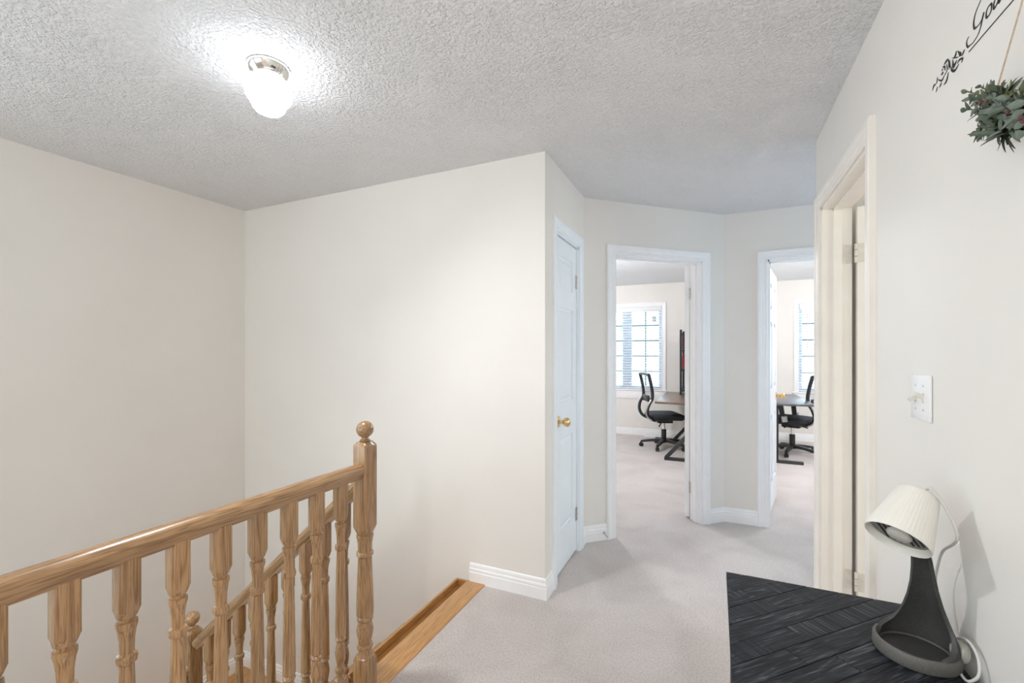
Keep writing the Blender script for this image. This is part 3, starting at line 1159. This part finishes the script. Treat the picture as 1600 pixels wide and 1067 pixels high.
# ------------------------------------------------------------------ light switch
sw_y, sw_z = 1.455, 1.231
sw = thing('light_switch', 'white double toggle light switch plate on the right-hand wall', 'light switch', (XR - 0.0005, sw_y, sw_z))
MB().rbox(-0.0065, 0, -0.058, 0.058, -0.0575, 0.0575, 0.003, 2).build('plate', PLASTW, sw, 40)
for dy, up in ((0.023, -1), (-0.023, 1)):
    t = MB()
    t.box(-0.0075, -0.006, dy - 0.006, dy + 0.006, -0.0125, 0.0125)
    t.obox((-0.005, dy, 0), (-0.021, dy, up * 0.010), 0.009, 0.010)
    t.build('toggle', TOGGLE, sw)
    for zz in (0.030, -0.030):
        MB().lathe([(0.0032, 0), (0.0028, 0.0012)], 10, (-0.0064, dy, zz), (-1, 0, 0)).build('screw', STEELM, sw)

# ------------------------------------------------------------------ console table
TZ, TX0, TX1, TY0, TY1 = 0.70, 0.0305, 0.4625, 0.50, 1.452
table = thing('console_table', 'black stained console table with diagonal rough planks against the wall', 'table', ((TX0 + TX1) / 2, (TY0 + TY1) / 2, 0.0))
MB().rbox(TX0 + .002, TX1 - .002, TY0 + .002, TY1 - .002, TZ - 0.045, TZ - 0.016, 0.002).build('top_board', TABLEDK, table, world=True)


def clip(poly, nx, ny, c):
    """keep nx*x+ny*y <= c"""
    out = []
    for i in range(len(poly)):
        p, q = poly[i], poly[(i + 1) % len(poly)]
        dp, dq = nx * p[0] + ny * p[1] - c, nx * q[0] + ny * q[1] - c
        if dp <= 0: out.append(p)
        if (dp < 0 < dq) or (dq < 0 < dp):
            t = dp / (dp - dq)
            out.append((p[0] + (q[0] - p[0]) * t, p[1] + (q[1] - p[1]) * t))
    return out


ang = math.radians(45.6)
ux, uy = math.cos(ang), math.sin(ang)
nx, ny = -uy, ux
rect = [(TX0, TY0), (TX1, TY0), (TX1, TY1), (TX0, TY1)]
PWID = 0.0535
# board joint lines pass through the table's left edge at y = 1.248 (world), spacing 0.075 along the edge
c0 = nx * TX0 + ny * 1.248
rnd = random.Random(11)
for k in range(-14, 12):
    lo, hi = c0 + k * PWID, c0 + (k + 1) * PWID
    strip = clip(clip(rect, nx, ny, hi - 0.0009), -nx, -ny, -(lo + 0.0009))
    if len(strip) < 3: continue
    us = [p[0] * ux + p[1] * uy for p in strip]
    a, b = min(us), max(us)
    cuts = [a - 1, b + 1]
    if b - a > 0.28 and rnd.random() < 0.35:
        cuts.insert(1, a + (b - a) * rnd.uniform(0.3, 0.7))
    for j in range(len(cuts) - 1):
        piece = clip(clip(strip, ux, uy, cuts[j + 1] - 0.0007), -ux, -uy, -(cuts[j] + 0.0007))
        if len(piece) < 3: continue
        dz = rnd.uniform(-0.0012, 0.0)
        MB().prism(piece, TZ - 0.016, TZ + dz).build('plank', PLANK, table, world=True)
for lx in (TX0 + 0.035, TX1 - 0.035):
    for ly in (TY0 + 0.035, TY1 - 0.035):
        MB().rbox(lx - 0.025, lx + 0.025, ly - 0.025, ly + 0.025, 0.0, TZ - 0.045, 0.003).build('leg', TABLEDK, table, world=True)
ap = MB()
for ly in (TY0 + 0.035, TY1 - 0.035):
    MB().rbox(TX0 + 0.06, TX1 - 0.06, ly - 0.011, ly + 0.011, TZ - 0.125, TZ - 0.045, 0.002).build('apron', TABLEDK, table, world=True)
for lx in (TX0 + 0.035, TX1 - 0.035):
    MB().rbox(lx - 0.011, lx + 0.011, TY0 + 0.06, TY1 - 0.06, TZ - 0.125, TZ - 0.045, 0.002).build('apron', TABLEDK, table, world=True)

# ------------------------------------------------------------------ desk lamp
LX, LY = 0.390, 1.2225
lamp = thing('desk_lamp', 'small desk lamp with ribbed white shade and charcoal tray base on the black table', 'lamp', (LX, LY, TZ))
b = MB()
b.lathe([(0.064, 0.0), (0.0705, 0.001), (0.073, 0.006), (0.072, 0.024), (0.0700, 0.0285), (0.066, 0.0290), (0.0635, 0.026), (0.062, 0.010), (0.058, 0.0065), (0.0001, 0.0065)], 56, (0, 0, 0), cap=False)
b.add([(0.064 * math.cos(2 * PI * j / 56), 0.064 * math.sin(2 * PI * j / 56), 0) for j in range(56)], [tuple(range(56))])
b.build('base', LAMPGY, lamp, 40)
MB().lathe([(0.0605, 0.0066), (0.0605, 0.0080)], 48).build('base_tray', LAMPDK, lamp)
# fin-shaped column growing out of the back of the ring
secs = [(.012, 0, 0, .0700, 118), (.029, 0, 0, .0695, 104), (.034, 0, 0, .0690, 88), (.044, 0, 0, .0665, 74), (.060, .001, 0, .0610, 66), (.085, .002, -.001, .0510, 62),
        (.115, .003, -.004, .0400, 62), (.150, .003, -.009, .0305, 64), (.185, .002, -.014, .0245, 68), (.215, .0, -.019, .0205, 74), (.245, -.006, -.024, .0175, 80)]
th0 = math.radians(38)
outer, inner = [], []
for z, ox, oy, r, half in secs:
    ro, ri = [], []
    for j in range(21):
        a = th0 + math.radians(half) * (j / 10 - 1)
        ro.append((ox + r * math.cos(a), oy + r * math.sin(a), z))
        tk = .0095 if z < .06 else .0065
        ri.append((ox + (r - tk) * math.cos(a), oy + (r - tk) * math.sin(a), z))
    outer.append(ro + ri[::-1])
MB().loft(outer).build('column', LAMPDK, lamp, 50)
RC = Vector((0.34628, 1.18060, 0.95310)) - Vector((LX, LY, TZ))
AX = Vector((0.46333, 0.52348, 0.71505)).normalized()      # from the rim up to the cap
sh = MB()
u = AX.orthogonal().normalized()
v = AX.cross(u)
rings = []
SEG = 192


def shade_ring(r, h, rip):
    out = []
    for j in range(SEG):
        a = 2 * PI * j / SEG
        rr = r + rip * math.cos(a * 48)
        out.append(RC + AX * h + (u * math.cos(a) + v * math.sin(a)) * rr)
    return out


for r, h, rip in [(.0535, .004, 0), (.0550, 0, 0), (.0565, .0005, 0), (.0568, .004, .0002), (.0545, .016, .00045), (.0385, .106, .00045), (.0368, .114, .0003), (.033, .1185, 0), (.026, .1205, 0), (.0005, .121, 0)]:
    rings.append(shade_ring(r, h, rip))
sh.loft(rings, cap=False)
shade_o = sh.build('shade', SHADE, lamp, 40)
si = MB()
si.loft([shade_ring(r, h, 0) for r, h in ((.0535, .004), (.0515, .014), (.044, .060), (.0005, .061))], cap=False)
si.build('shade_lining', SHADE, shade_o, 40)
MB().lathe([(.0500, .020), (.0503, .018), (.0500, .016), (.001, .016)], 40, RC, AX, cap=False).build('reflector', SHADEIN, shade_o, 30)
for k in range(-3, 4):
    if k == 0: continue
    q = RC + AX * 0.0152 + v * (k * 0.0105)
    hl = math.sqrt(max(0.0465 ** 2 - (k * 0.0105) ** 2, 0)) * 0.85
    MB().obox(q - u * hl, q + u * hl, 0.0035, 0.0012, AX).build('vent_slot', DARK, shade_o)
MB().lathe([(.016, .030), (.021, .018), (.022, .012), (.019, .007), (.010, .0035), (.001, .003)], 28, RC, AX).build('bulb', BULB, shade_o, 50)
# cord: from the cap over the back, down behind the column, one loop lying by the wall
cp = [RC + Vector((LX, LY, TZ)) + AX * 0.119 + Vector((.008, -.004, 0))]
for (uu, vv, xx) in [(1452, 762, .41), (1468, 778, .425), (1487, 812, .440), (1496, 838, .445), (1490, 850, .446), (1474, 860, .446), (1466, 880, .447), (1461, 915, .447), (1470, 965, .450)]:
    cp.append(at_x(uu, vv, xx))
cp += [Vector((0.455, 1.250, 0.735)), Vector((0.458, 1.235, 0.742)), Vector((0.463, 1.215, 0.758)), Vector((0.466, 1.190, 0.762)), Vector((0.467, 1.165, 0.748)), Vector((0.462, 1.152, 0.722)),
       Vector((0.450, 1.158, 0.7035)), Vector((0.447, 1.18, 0.7030)), Vector((0.452, 1.21, 0.704)), Vector((0.458, 1.236, 0.712))]
MB().tube([p - Vector((LX, LY, TZ)) for p in smooth_path(cp, 7)], 0.0028, 8).build('cord', CORDM, lamp, 60)
s = MB()
s.lathe([(.001, 0), (.019, .001), (.022, .005), (.022, .012), (.019, .016), (.001, .017)], 28, (0.466 - LX, 1.212 - LY, 0.030), (-1, -0.12, 0.15))
isw = s.build('inline_switch', SWITCHG, lamp, 40)
MB().lathe([(.005, 0), (.005, .003), (.003, .004)], 14, (0.448 - LX, 1.205 - LY, 0.031), (-1, -0.1, 0.15)).build('button', PLASTW, isw, 40)

# ------------------------------------------------------------------ door stop on the baseboard
dsp = P_DIAG.p(D2[0] - CW - 0.03, 0.016, 0.055)
ds = thing('spring_door_stop', 'small brass spring door stop on the baseboard beside the angled doorway', 'door stop', dsp)
dn = P_DIAG.n
e = Vector((dn.x, dn.y, -0.35)).normalized()
q = MB()
pts = []
for k in range(60):
    a = k * 0.9
    o1 = e.orthogonal().normalized()
    o2 = e.cross(o1)
    pts.append(e * (0.006 + k * 0.0009) + (o1 * math.cos(a) + o2 * math.sin(a)) * 0.0042)
q.tube(pts, 0.0012, 5)
q.build('spring', STEELM, ds, 60)
MB().lathe([(.010, 0), (.010, .003), (.006, .006)], 14, (0, 0, 0), e).build('mount', STEELM, ds)
MB().lathe([(.006, .058), (.0068, .062), (.006, .072), (.002, .074)], 14, (0, 0, 0), e).build('rubber_tip', PLASTW, ds)


# ------------------------------------------------------------------ office chairs (local: the sitter faces +x)
def office_chair(label, loc, rz, arms):
    c = thing('office_chair', label, 'chair', loc, rz, 'office chairs at the desks')
    s = MB()
    # padded seat with a waterfall front
    n = 28
    rings = []
    for z, k in ((.425, .86), (.432, .95), (.450, 1.0), (.475, 1.0), (.490, .95), (.496, .80)):
        ring = []
        for j in range(n):
            a = 2 * PI * j / n
            ca, sa = math.cos(a), math.sin(a)
            x = .25 * math.copysign(abs(ca) ** .45, ca) * k
            yv = .245 * math.copysign(abs(sa) ** .45, sa) * k
            zz = z - (0.03 * max(0, x / .25 - .6) / .4)
            ring.append((x + .02, yv, zz))
        rings.append(ring)
    s.loft(rings)
    s.build('seat', BLACKF, c, 50)
    MB().rbox(-.19, .20, -.19, .19, .405, .428, .008).build('seat_pan', BLACK, c, 40)
    # back frame: two rails, top bar, bottom bar
    side = [(-.16, .40), (-.25, .44), (-.29, .52), (-.275, .62), (-.225, .72), (-.235, .86), (-.275, 1.04)]
    fr = MB()
    rails = {}
    for sg in (-1, 1):
        pts = [(x, sg * (.13 + .085 * min(1, i / 3)), z) for i, (x, z) in enumerate(side)]
        rails[sg] = smooth_path(pts, 5)
        fr.tube(rails[sg], .021, 8)
    fr.tube([(-.275, -.215, 1.035), (-.285, 0, 1.042), (-.275, .215, 1.035)], .018, 8)
    fr.tube([(-.16, -.13, .405), (-.16, .13, .405)], .018, 8)
    fr.tube([(-.228, -.21, .70), (-.248, 0, .70), (-.228, .21, .70)], .014, 8)
    fr.build('back_frame', BLACK, c, 50)
    # silver outer edge of the lower back
    for sg in (-1, 1):
        pts = [(p[0] - .014, p[1] + sg * .012, p[2]) for p in rails[sg] if .41 < p[2] < .70]
        MB().tube(pts, .014, 6).build('frame_trim', SILVER, c, 50)
    m = MB()
    rows = []
    for t in range(8):
        z = .71 + (1.02 - .71) * t / 7
        x = -.228 - .045 * (t / 7) ** 1.6
        rows.append([(x - .012 * (1 - ((j - 4) / 4) ** 2), (j - 4) / 4 * .205, z) for j in range(9)])
    vs = [q for r in rows for q in r]
    fs = [(i * 9 + j, i * 9 + j + 1, i * 9 + 10 + j, i * 9 + 9 + j) for i in range(7) for j in range(8)]
    m.add(vs, fs)
    m.build('back_mesh', MESHF, c, 50)
    MB().rbox(-.262, -.236, -.13, .13, .655, .745, .010).build('lumbar_pad', BLACK, c, 40)
    # mechanism and gas lift
    MB().rbox(-.10, .11, -.07, .07, .352, .406, .010).build('mechanism', BLACK, c, 40)
    MB().tube([(.02, .07, .380), (.03, .24, .372)], .008, 6).tube([(-.05, -.07, .375), (-.13, -.20, .33)], .008, 6).build('lever', BLACK, c, 40)
    MB().lathe([(.034, .11), (.034, .255), (.028, .262)], 20).build('lift_sleeve', BLACK, c, 40)
    MB().lathe([(.018, .25), (.018, .355)], 16).build('gas_lift', CHROME, c, 40)
    MB().lathe([(.045, .075), (.050, .085), (.050, .115), (.040, .125)], 20).build('hub', BLACK, c, 40)
    wheel = None
    for k in range(5):
        a = 2 * PI * k / 5 + 0.35
        d = Vector((math.cos(a), math.sin(a), 0))
        pr = []
        for t in range(6):
            f = t / 5
            ctr = d * (.03 + .28 * f) + Vector((0, 0, .105 - .030 * f * f))
            wv, hv = .030 - .012 * f, .020 - .006 * f
            sdv = Vector((-d.y, d.x, 0))
            pr.append([ctr + sdv * wv + Vector((0, 0, -hv)), ctr + sdv * wv * .8 + Vector((0, 0, hv)), ctr - sdv * wv * .8 + Vector((0, 0, hv)), ctr - sdv * wv + Vector((0, 0, -hv))])
        MB().loft(pr).build('base_arm', BLACK, c)
        if wheel is None:
            wm = MB()
            for yy in (-.020, .006):
                wm.lathe([(.022, yy), (.028, yy + .003), (.028, yy + .011), (.022, yy + .014)], 16, (0, 0, .0285), (0, 1, 0))
            wm.box(-.012, .012, -.008, .008, .03, .075)
            wheel = wm.mesh('caster', BLACK)
        inst('caster', wheel, c, d * .305, (0, 0, a + .6))
    if arms:
        for sg in (-1, 1):
            MB().obox((.03, sg * .25, .42), (.06, sg * .275, .66), .055, .022, (0, 1, 0)).build('arm_post', BLACK, c)
            MB().rbox(-.09, .17, sg * .275 - .04, sg * .275 + .04, .66, .69, .010).build('arm_pad', BLACK, c, 40)
            MB().obox((.012, sg * .262, .45), (.022, sg * .272, .52), .058, .026, (0, 1, 0)).build('arm_plate', SILVER, c)
    return c


office_chair('black mesh-back office chair with no armrests, at the brown desk by the window', (-0.655, 6.58, 0), math.radians(24), False)
office_chair('black mesh-back office chair with armrests, seen through the far right doorway', (0.93, 6.88, 0), math.radians(158), True)


# ------------------------------------------------------------------ desks
def desk(label, loc, sx, L, D, mat, hz=0.735, diag=True):
    """long side along y; sx=+1: user side at -x (desk body towards +x); origin at the near user-side corner"""
    d = thing('desk', label, 'desk', loc)
    x = lambda a: sx * a
    MB().rbox(min(0, x(D)), max(0, x(D)), 0, L, hz - .026, hz, .004).build('desktop', mat, d, 40)
    for yy in (0.13, L - 0.13):
        f = MB()
        f.obox((x(.10), yy, .0175), (x(D - .08), yy, .0175), .05, .035)
        f.build('foot', DKMETAL, d)
        if diag:
            f = MB()
            f.obox((x(.12), yy, .03), (x(D * .62), yy, .40), .045, .05, (0, 1, 0))
            f.build('diagonal_leg', DKMETAL, d)
        f = MB()
        f.obox((x(D * .55), yy, .03), (x(D * .55), yy, hz - .026), .05, .07)
        f.build('leg', BLACK, d)
    f = MB()
    f.obox((x(D * .55), .15, hz - .05), (x(D * .55), L - .15, hz - .05), .05, .04)
    f.build('crossbar', BLACK, d)
    return d


desk('brown-topped desk with angled dark legs in front of the chair with no armrests', (-0.675, 5.72, 0), 1, 1.5, 0.70, DESKTOP)
desk('charcoal-topped desk beside the chair with armrests, past the far right doorway', (1.06, 6.13, 0), -1, 1.40, 0.70, DESKTOP2, diag=False)

hu = thing('desktop_shelf', 'tall black shelf rack holding red books on the brown desk', 'shelf', (-0.30, 6.75, 0.735))
for yy in (-0.02, 0.56):
    MB().box(-.155, -.125, yy, yy + .02, 0, .93).build('post', BLACK, hu)
    MB().box(.125, .155, yy, yy + .02, 0, .93).build('post', BLACK, hu)
for zz in (.05, .34, .62, .86):
    MB().box(-.155, .155, -.01, .57, zz, zz + .018).build('shelf_board', BLACK, hu)
k = 0
for zz, cols in ((.358, (RED, MAROON, RED)), (.638, (MAROON, RED, MAROON))):
    for j, mt in enumerate(cols):
        h = .17 + .02 * ((j * 7 + k) % 3)
        nm = 'red' if mt is RED else 'maroon'
        row = 'upper' if k else 'lower'
        bk = thing('book', f'{nm} book, {["nearest", "middle", "farthest"][j]} on the {row} shelf of the black rack', 'book', (-0.32, 6.78 + j * .05, 0.735 + zz + .0185), 0, 'books in the black rack')
        MB().rbox(-.10, .10, -.019, -.015, 0, h, .001).rbox(-.10, .10, .015, .019, 0, h, .001).rbox(-.104, -.10, -.019, .019, 0, h, .001).build('cover', mt, bk)
        MB().box(-.099, .095, -.015, .015, .003, h - .003).build('pages', PLASTW, bk)
    k += 1
yb = thing('yellow_box', 'small yellow box on the floor under the brown desk', 'box', (-0.30, 6.95, 0))
MB().rbox(-.10, .10, -.10, .10, 0, .40, .008).build('body', YELLOW, yb, 40)
MB().rbox(-.105, .105, -.105, .105, .40, .43, .006).build('lid', YELLOW, yb, 40)
ps = thing('power_bar', 'white power bar lying on the carpet by the office baseboard', 'power bar', (-0.86, 7.30, 0))
MB().rbox(-.16, .16, -.03, .03, 0, .035, .006).build('body', PLASTW, ps, 40)
for j in range(4):
    MB().rbox(-.13 + j * .07, -.09 + j * .07, -.018, .018, .0345, .037, .001).build('socket', TOGGLE, ps)


# ------------------------------------------------------------------ wall decal: script lettering, underline, flower sprig
def wall_pt(u, v, off):
    p = at_x(u, v, XR)
    return (p.y, p.z)


def ribbon(mb, pts, wid, x0=XR - 0.0003, x1=XR - 0.0011):
    """flat stroke on the wall; pts (y, z), wid list of half widths"""
    P = [Vector((p[0], p[1])) for p in pts]
    Lp, Rp = [], []
    for i, p in enumerate(P):
        d = (P[min(i + 1, len(P) - 1)] - P[max(i - 1, 0)])
        d = d.normalized() if d.length > 1e-9 else Vector((1, 0))
        nn = Vector((-d.y, d.x))
        Lp.append(p + nn * wid[i])
        Rp.append(p - nn * wid[i])
    n = len(P)
    vs = [(x0, q.x, q.y) for q in Lp] + [(x0, q.x, q.y) for q in Rp] + [(x1, q.x, q.y) for q in Lp] + [(x1, q.x, q.y) for q in Rp]
    fs = []
    for i in range(n - 1):
        fs += [(i, i + 1, n + i + 1, n + i), (2 * n + i, 3 * n + i, 3 * n + i + 1, 2 * n + i + 1), (i, 2 * n + i, 2 * n + i + 1, i + 1), (n + i, n + i + 1, 3 * n + i + 1, 3 * n + i)]
    fs += [(0, n, 3 * n, 2 * n), (n - 1, 3 * n - 1, 4 * n - 1, 2 * n - 1)]
    mb.add(vs, fs)


def stroke(px, wmin, wmax, shape, n=6):
    """px points; shape 'lens' thick in the middle, 'flat' even, or list of per-point weights"""
    Q = smooth_path([(a, b, 0) for a, b in px], n)
    m = len(Q)
    if isinstance(shape, (list, tuple)):
        wd = []
        for i in range(m):
            t = i / (m - 1) * (len(shape) - 1)
            k = min(int(t), len(shape) - 2)
            wd.append(wmin + (wmax - wmin) * (shape[k] + (shape[k + 1] - shape[k]) * (t - k)))
    elif shape == 'lens':
        wd = [wmin + (wmax - wmin) * math.sin(PI * i / (m - 1)) for i in range(m)]
    else:
        wd = [wmax] * m
    return [wall_pt(q.x, q.y, 0) for q in Q], wd


dec = thing('wall_decal', 'black script lettering decal with a rose sprig and underline high on the right wall', 'wall decal', (XR - 0.0002, 1.2, 1.95))
zq = lambda a, b: (1510 + a / 13.33, b / 13.33)
letter = lambda pts: [zq(*p) for p in pts]
ml = MB()
p, wd = stroke(letter([(360, -140), (330, -50), (305, 10), (240, 160), (190, 300), (162, 440), (160, 540), (182, 590), (240, 545), (290, 480), (340, 380), (375, 250)]), .0003, .0024,
               [.1, .1, .15, .25, .4, .8, 1.0, 1.0, .35, .2, .5, .5])
ribbon(ml, p, wd)
p, wd = stroke(letter([(375, 250), (335, 410), (300, 580), (240, 740), (150, 880), (80, 945), (35, 975), (12, 910), (25, 830), (60, 760)]), .0003, .0022,
               [.7, .9, .4, .25, .2, .4, 1.0, .7, .3, 0])
ribbon(ml, p, wd)
ml.build('letter', INK, dec, world=True)
ml = MB()
p, wd = stroke(letter([(530, 70), (460, 150), (422, 270), (425, 365), (480, 315), (522, 220), (535, 110), (528, 66)]), .0003, .0022, [.9, .3, .6, 1.0, .4, .4, .7, .9])
ribbon(ml, p, wd)
ml.build('letter', INK, dec, world=True)
ml = MB()
p, wd = stroke(letter([(690, -150), (630, -60), (590, 40), (575, 110), (582, 180), (630, 110), (665, 20), (700, -90)]), .0003, .0022, [.9, .3, .6, .8, 1.0, .4, .4, .6])
ribbon(ml, p, wd)
ml.build('letter', INK, dec, world=True)
ml = MB()
p, wd = stroke(letter([(900, -330), (800, -150), (720, -20), (690, 45), (668, 30), (700, -70), (760, -150)]), .0003, .0024, [.3, .5, .9, 1.0, .8, .4, .3])
ribbon(ml, p, wd)
ml.build('letter', INK, dec, world=True)
ml = MB()
p, wd = stroke(letter([(60, 1078), (520, 540), (985, 2), (1300, -362), (1500, -593)]), .0010, .0010, 'flat')
ribbon(ml, p, wd)
ml.build('underline', INK, dec, world=True)
fq = lambda a, b: (1440 + a / 8.21, 20 + b / 8.21)
for pts, wmax in [([(145, 995), (162, 935), (188, 912)], .0026), ([(190, 1015), (210, 945)], .0016), ([(233, 958), (262, 892)], .0026), ([(290, 925), (325, 870), (350, 760)], .0030),
                  ([(198, 908), (208, 825)], .0016), ([(215, 855), (262, 868), (298, 800)], .0022), ([(255, 800), (285, 755)], .0028), ([(292, 665), (318, 625), (342, 590)], .0030),
                  ([(346, 590), (356, 650), (356, 725)], .0024), ([(272, 700), (300, 690), (305, 740)], .0024), ([(320, 770), (334, 715), (325, 660)], .0016),
                  ([(378, 690), (392, 735), (432, 738), (482, 655)], .0030), ([(405, 600), (412, 690), (458, 605)], .0042), ([(415, 585), (440, 540), (450, 488)], .0028), ([(468, 488), (490, 520), (494, 562)], .0022),
                  ([(500, 500), (512, 552)], .0028), ([(522, 552), (540, 510), (556, 468)], .0022), ([(462, 655), (488, 605), (532, 585), (516, 640)], .0024), ([(395, 580), (440, 575), (480, 565)], .0014),
                  ([(365, 610), (370, 680), (375, 700)], .0014), ([(262, 745), (280, 715)], .0018), ([(300, 800), (322, 760)], .0012)]:
    ml = MB()
    p, wd = stroke([fq(*q) for q in pts], .0004, wmax * .95, 'lens', 5)
    ribbon(ml, p, wd)
    ml.build('petal_mark', INK, dec, world=True)

# ------------------------------------------------------------------ hanging greenery
SWY, SWZ = 0.93, 1.800
sw_ = thing('hanging_greenery', 'swag of dark green leaves and berries hanging from twine on the right wall', 'greenery', (0.445, SWY, SWZ))


def leaf_mesh(name, L, Wd, mat, fold=.25, curl=.12):
    rows = []
    for t, k in ((0, .06), (.18, .62), (.42, 1.0), (.68, .80), (.88, .36), (1.0, .02)):
        wv = Wd / 2 * k
        z = -curl * L * t * t
        rows.append([(L * t, -wv, z + fold * wv), (L * t, 0, z), (L * t, wv, z + fold * wv)])
    vs = [q for r in rows for q in r]
    vs += [(a, b, c - .0007) for a, b, c in vs]
    n = len(rows) * 3
    fs = []
    for i in range(len(rows) - 1):
        for j in range(2):
            a = i * 3 + j
            fs += [(a, a + 1, a + 4, a + 3), (n + a, n + a + 3, n + a + 4, n + a + 1)]
    return MB().add(vs, fs).mesh(name, mat, 60)


LM = [leaf_mesh('leaf', .046, .0115, LEAF1), leaf_mesh('leaf', .040, .012, LEAF2), leaf_mesh('leaf', .052, .010, LEAF1), leaf_mesh('leaf', .036, .015, LEAF3), leaf_mesh('leaf', .044, .0125, LEAF3)]
rg = random.Random(5)


def put_leaf(p, d, me, roll, s):
    d = Vector(d).normalized()
    up = Vector((-1, 0, .3))
    sd = up.cross(d).normalized()
    u2 = d.cross(sd)
    m = Matrix((d, sd, u2)).transposed() @ Matrix.Rotation(roll, 3, 'X')
    o = inst('leaf', me, sw_, p, m.to_euler())
    o.scale = (s, s, s)
    return o


TIPS = [(1507, 142, .432), (1513, 154, .425), (1519, 163, .438), (1504, 172, .420), (1526, 176, .440), (1534, 184, .425), (1532, 199, .435), (1524, 208, .440), (1528, 217, .430),
        (1548, 216, .425), (1574, 226, .432), (1566, 214, .440), (1529, 134, .440), (1548, 131, .430), (1566, 134, .436), (1592, 129, .425), (1560, 205, .420), (1540, 150, .415), (1588, 205, .430)]
ORG = Vector(sw_.location)


def sprig(tip, root, nl, greens):
    mid_ = (tip + root) * .5 + Vector((-.012, 0, .006))
    path = smooth_path([root, mid_, tip], 8)
    MB().tube(path, .0011, 5).build('stem', LEAF1, sw_)
    for k in range(nl):
        f = .15 + .85 * (k + 1) / nl
        j = min(int(f * (len(path) - 1)), len(path) - 1)
        q = path[j]
        ax_ = (path[min(j + 1, len(path) - 1)] - path[max(j - 1, 0)]).normalized()
        sgn = 1 if k % 2 else -1
        sp = rg.uniform(.2, .6) if k < nl - 1 else 0.0
        put_leaf(q - ax_ * .020, ax_ + Vector((rg.uniform(-.3, .1), 0, sgn * sp)), LM[rg.choice(greens)], rg.uniform(-.6, .6), rg.uniform(.60, .92))


for t, (tu, tv, tx) in enumerate(TIPS):
    tip = at_x(tu, tv, tx) - ORG
    root = at_x(1606, 160 + (tv - 130) * .38, .445) - ORG
    greens = (1, 1, 0, 1, 4) if tv < 150 else ((0, 0, 2, 3, 4) if tv < 195 else (0, 2, 0, 2, 4))
    sprig(tip, root, 9, greens)
    if t % 3 == 0:
        sprig(Vector((tip.x, -tip.y + .02, tip.z - .01)), Vector((root.x, -root.y, root.z)), 6, greens)
for k in range(60):
    q = at_x(rg.uniform(1552, 1612), rg.uniform(150, 208), rg.uniform(.405, .445)) - ORG
    put_leaf(q, (rg.uniform(-.5, .1), rg.uniform(.4, 1), rg.uniform(-.1, .7)), LM[rg.choice((3, 4, 3, 0, 2, 4))], rg.uniform(-.8, .8), rg.uniform(.65, .95))
for (bu, bv) in [(1531, 162), (1541, 158), (1594, 183), (1598, 190), (1575, 175), (1603, 160)]:
    MB().lathe([(.0006, -.003), (.0022, -.002), (.003, 0), (.0022, .002), (.0006, .003)], 8, at_x(bu, bv, .405) - ORG).build('berry', BERRY, sw_, 60)
tw = [(0.458, 1.088, 1.805), (0.468, 1.029, 1.936), (0.470, 0.93, 2.14)]
tw = [tuple(a - b for a, b in zip(p, sw_.location)) for p in tw]
tw2 = [(a, -b, c) for a, b, c in tw]
MB().tube(tw, .0013, 6).tube(tw2, .0013, 6).build('twine', TWINE, sw_)
MB().lathe([(.004, 0), (.004, .010), (.008, .013)], 12, (0.479 - .445, 0, 2.14 - SWZ), (-1, 0, 0)).build('nail', STEELM, sw_)
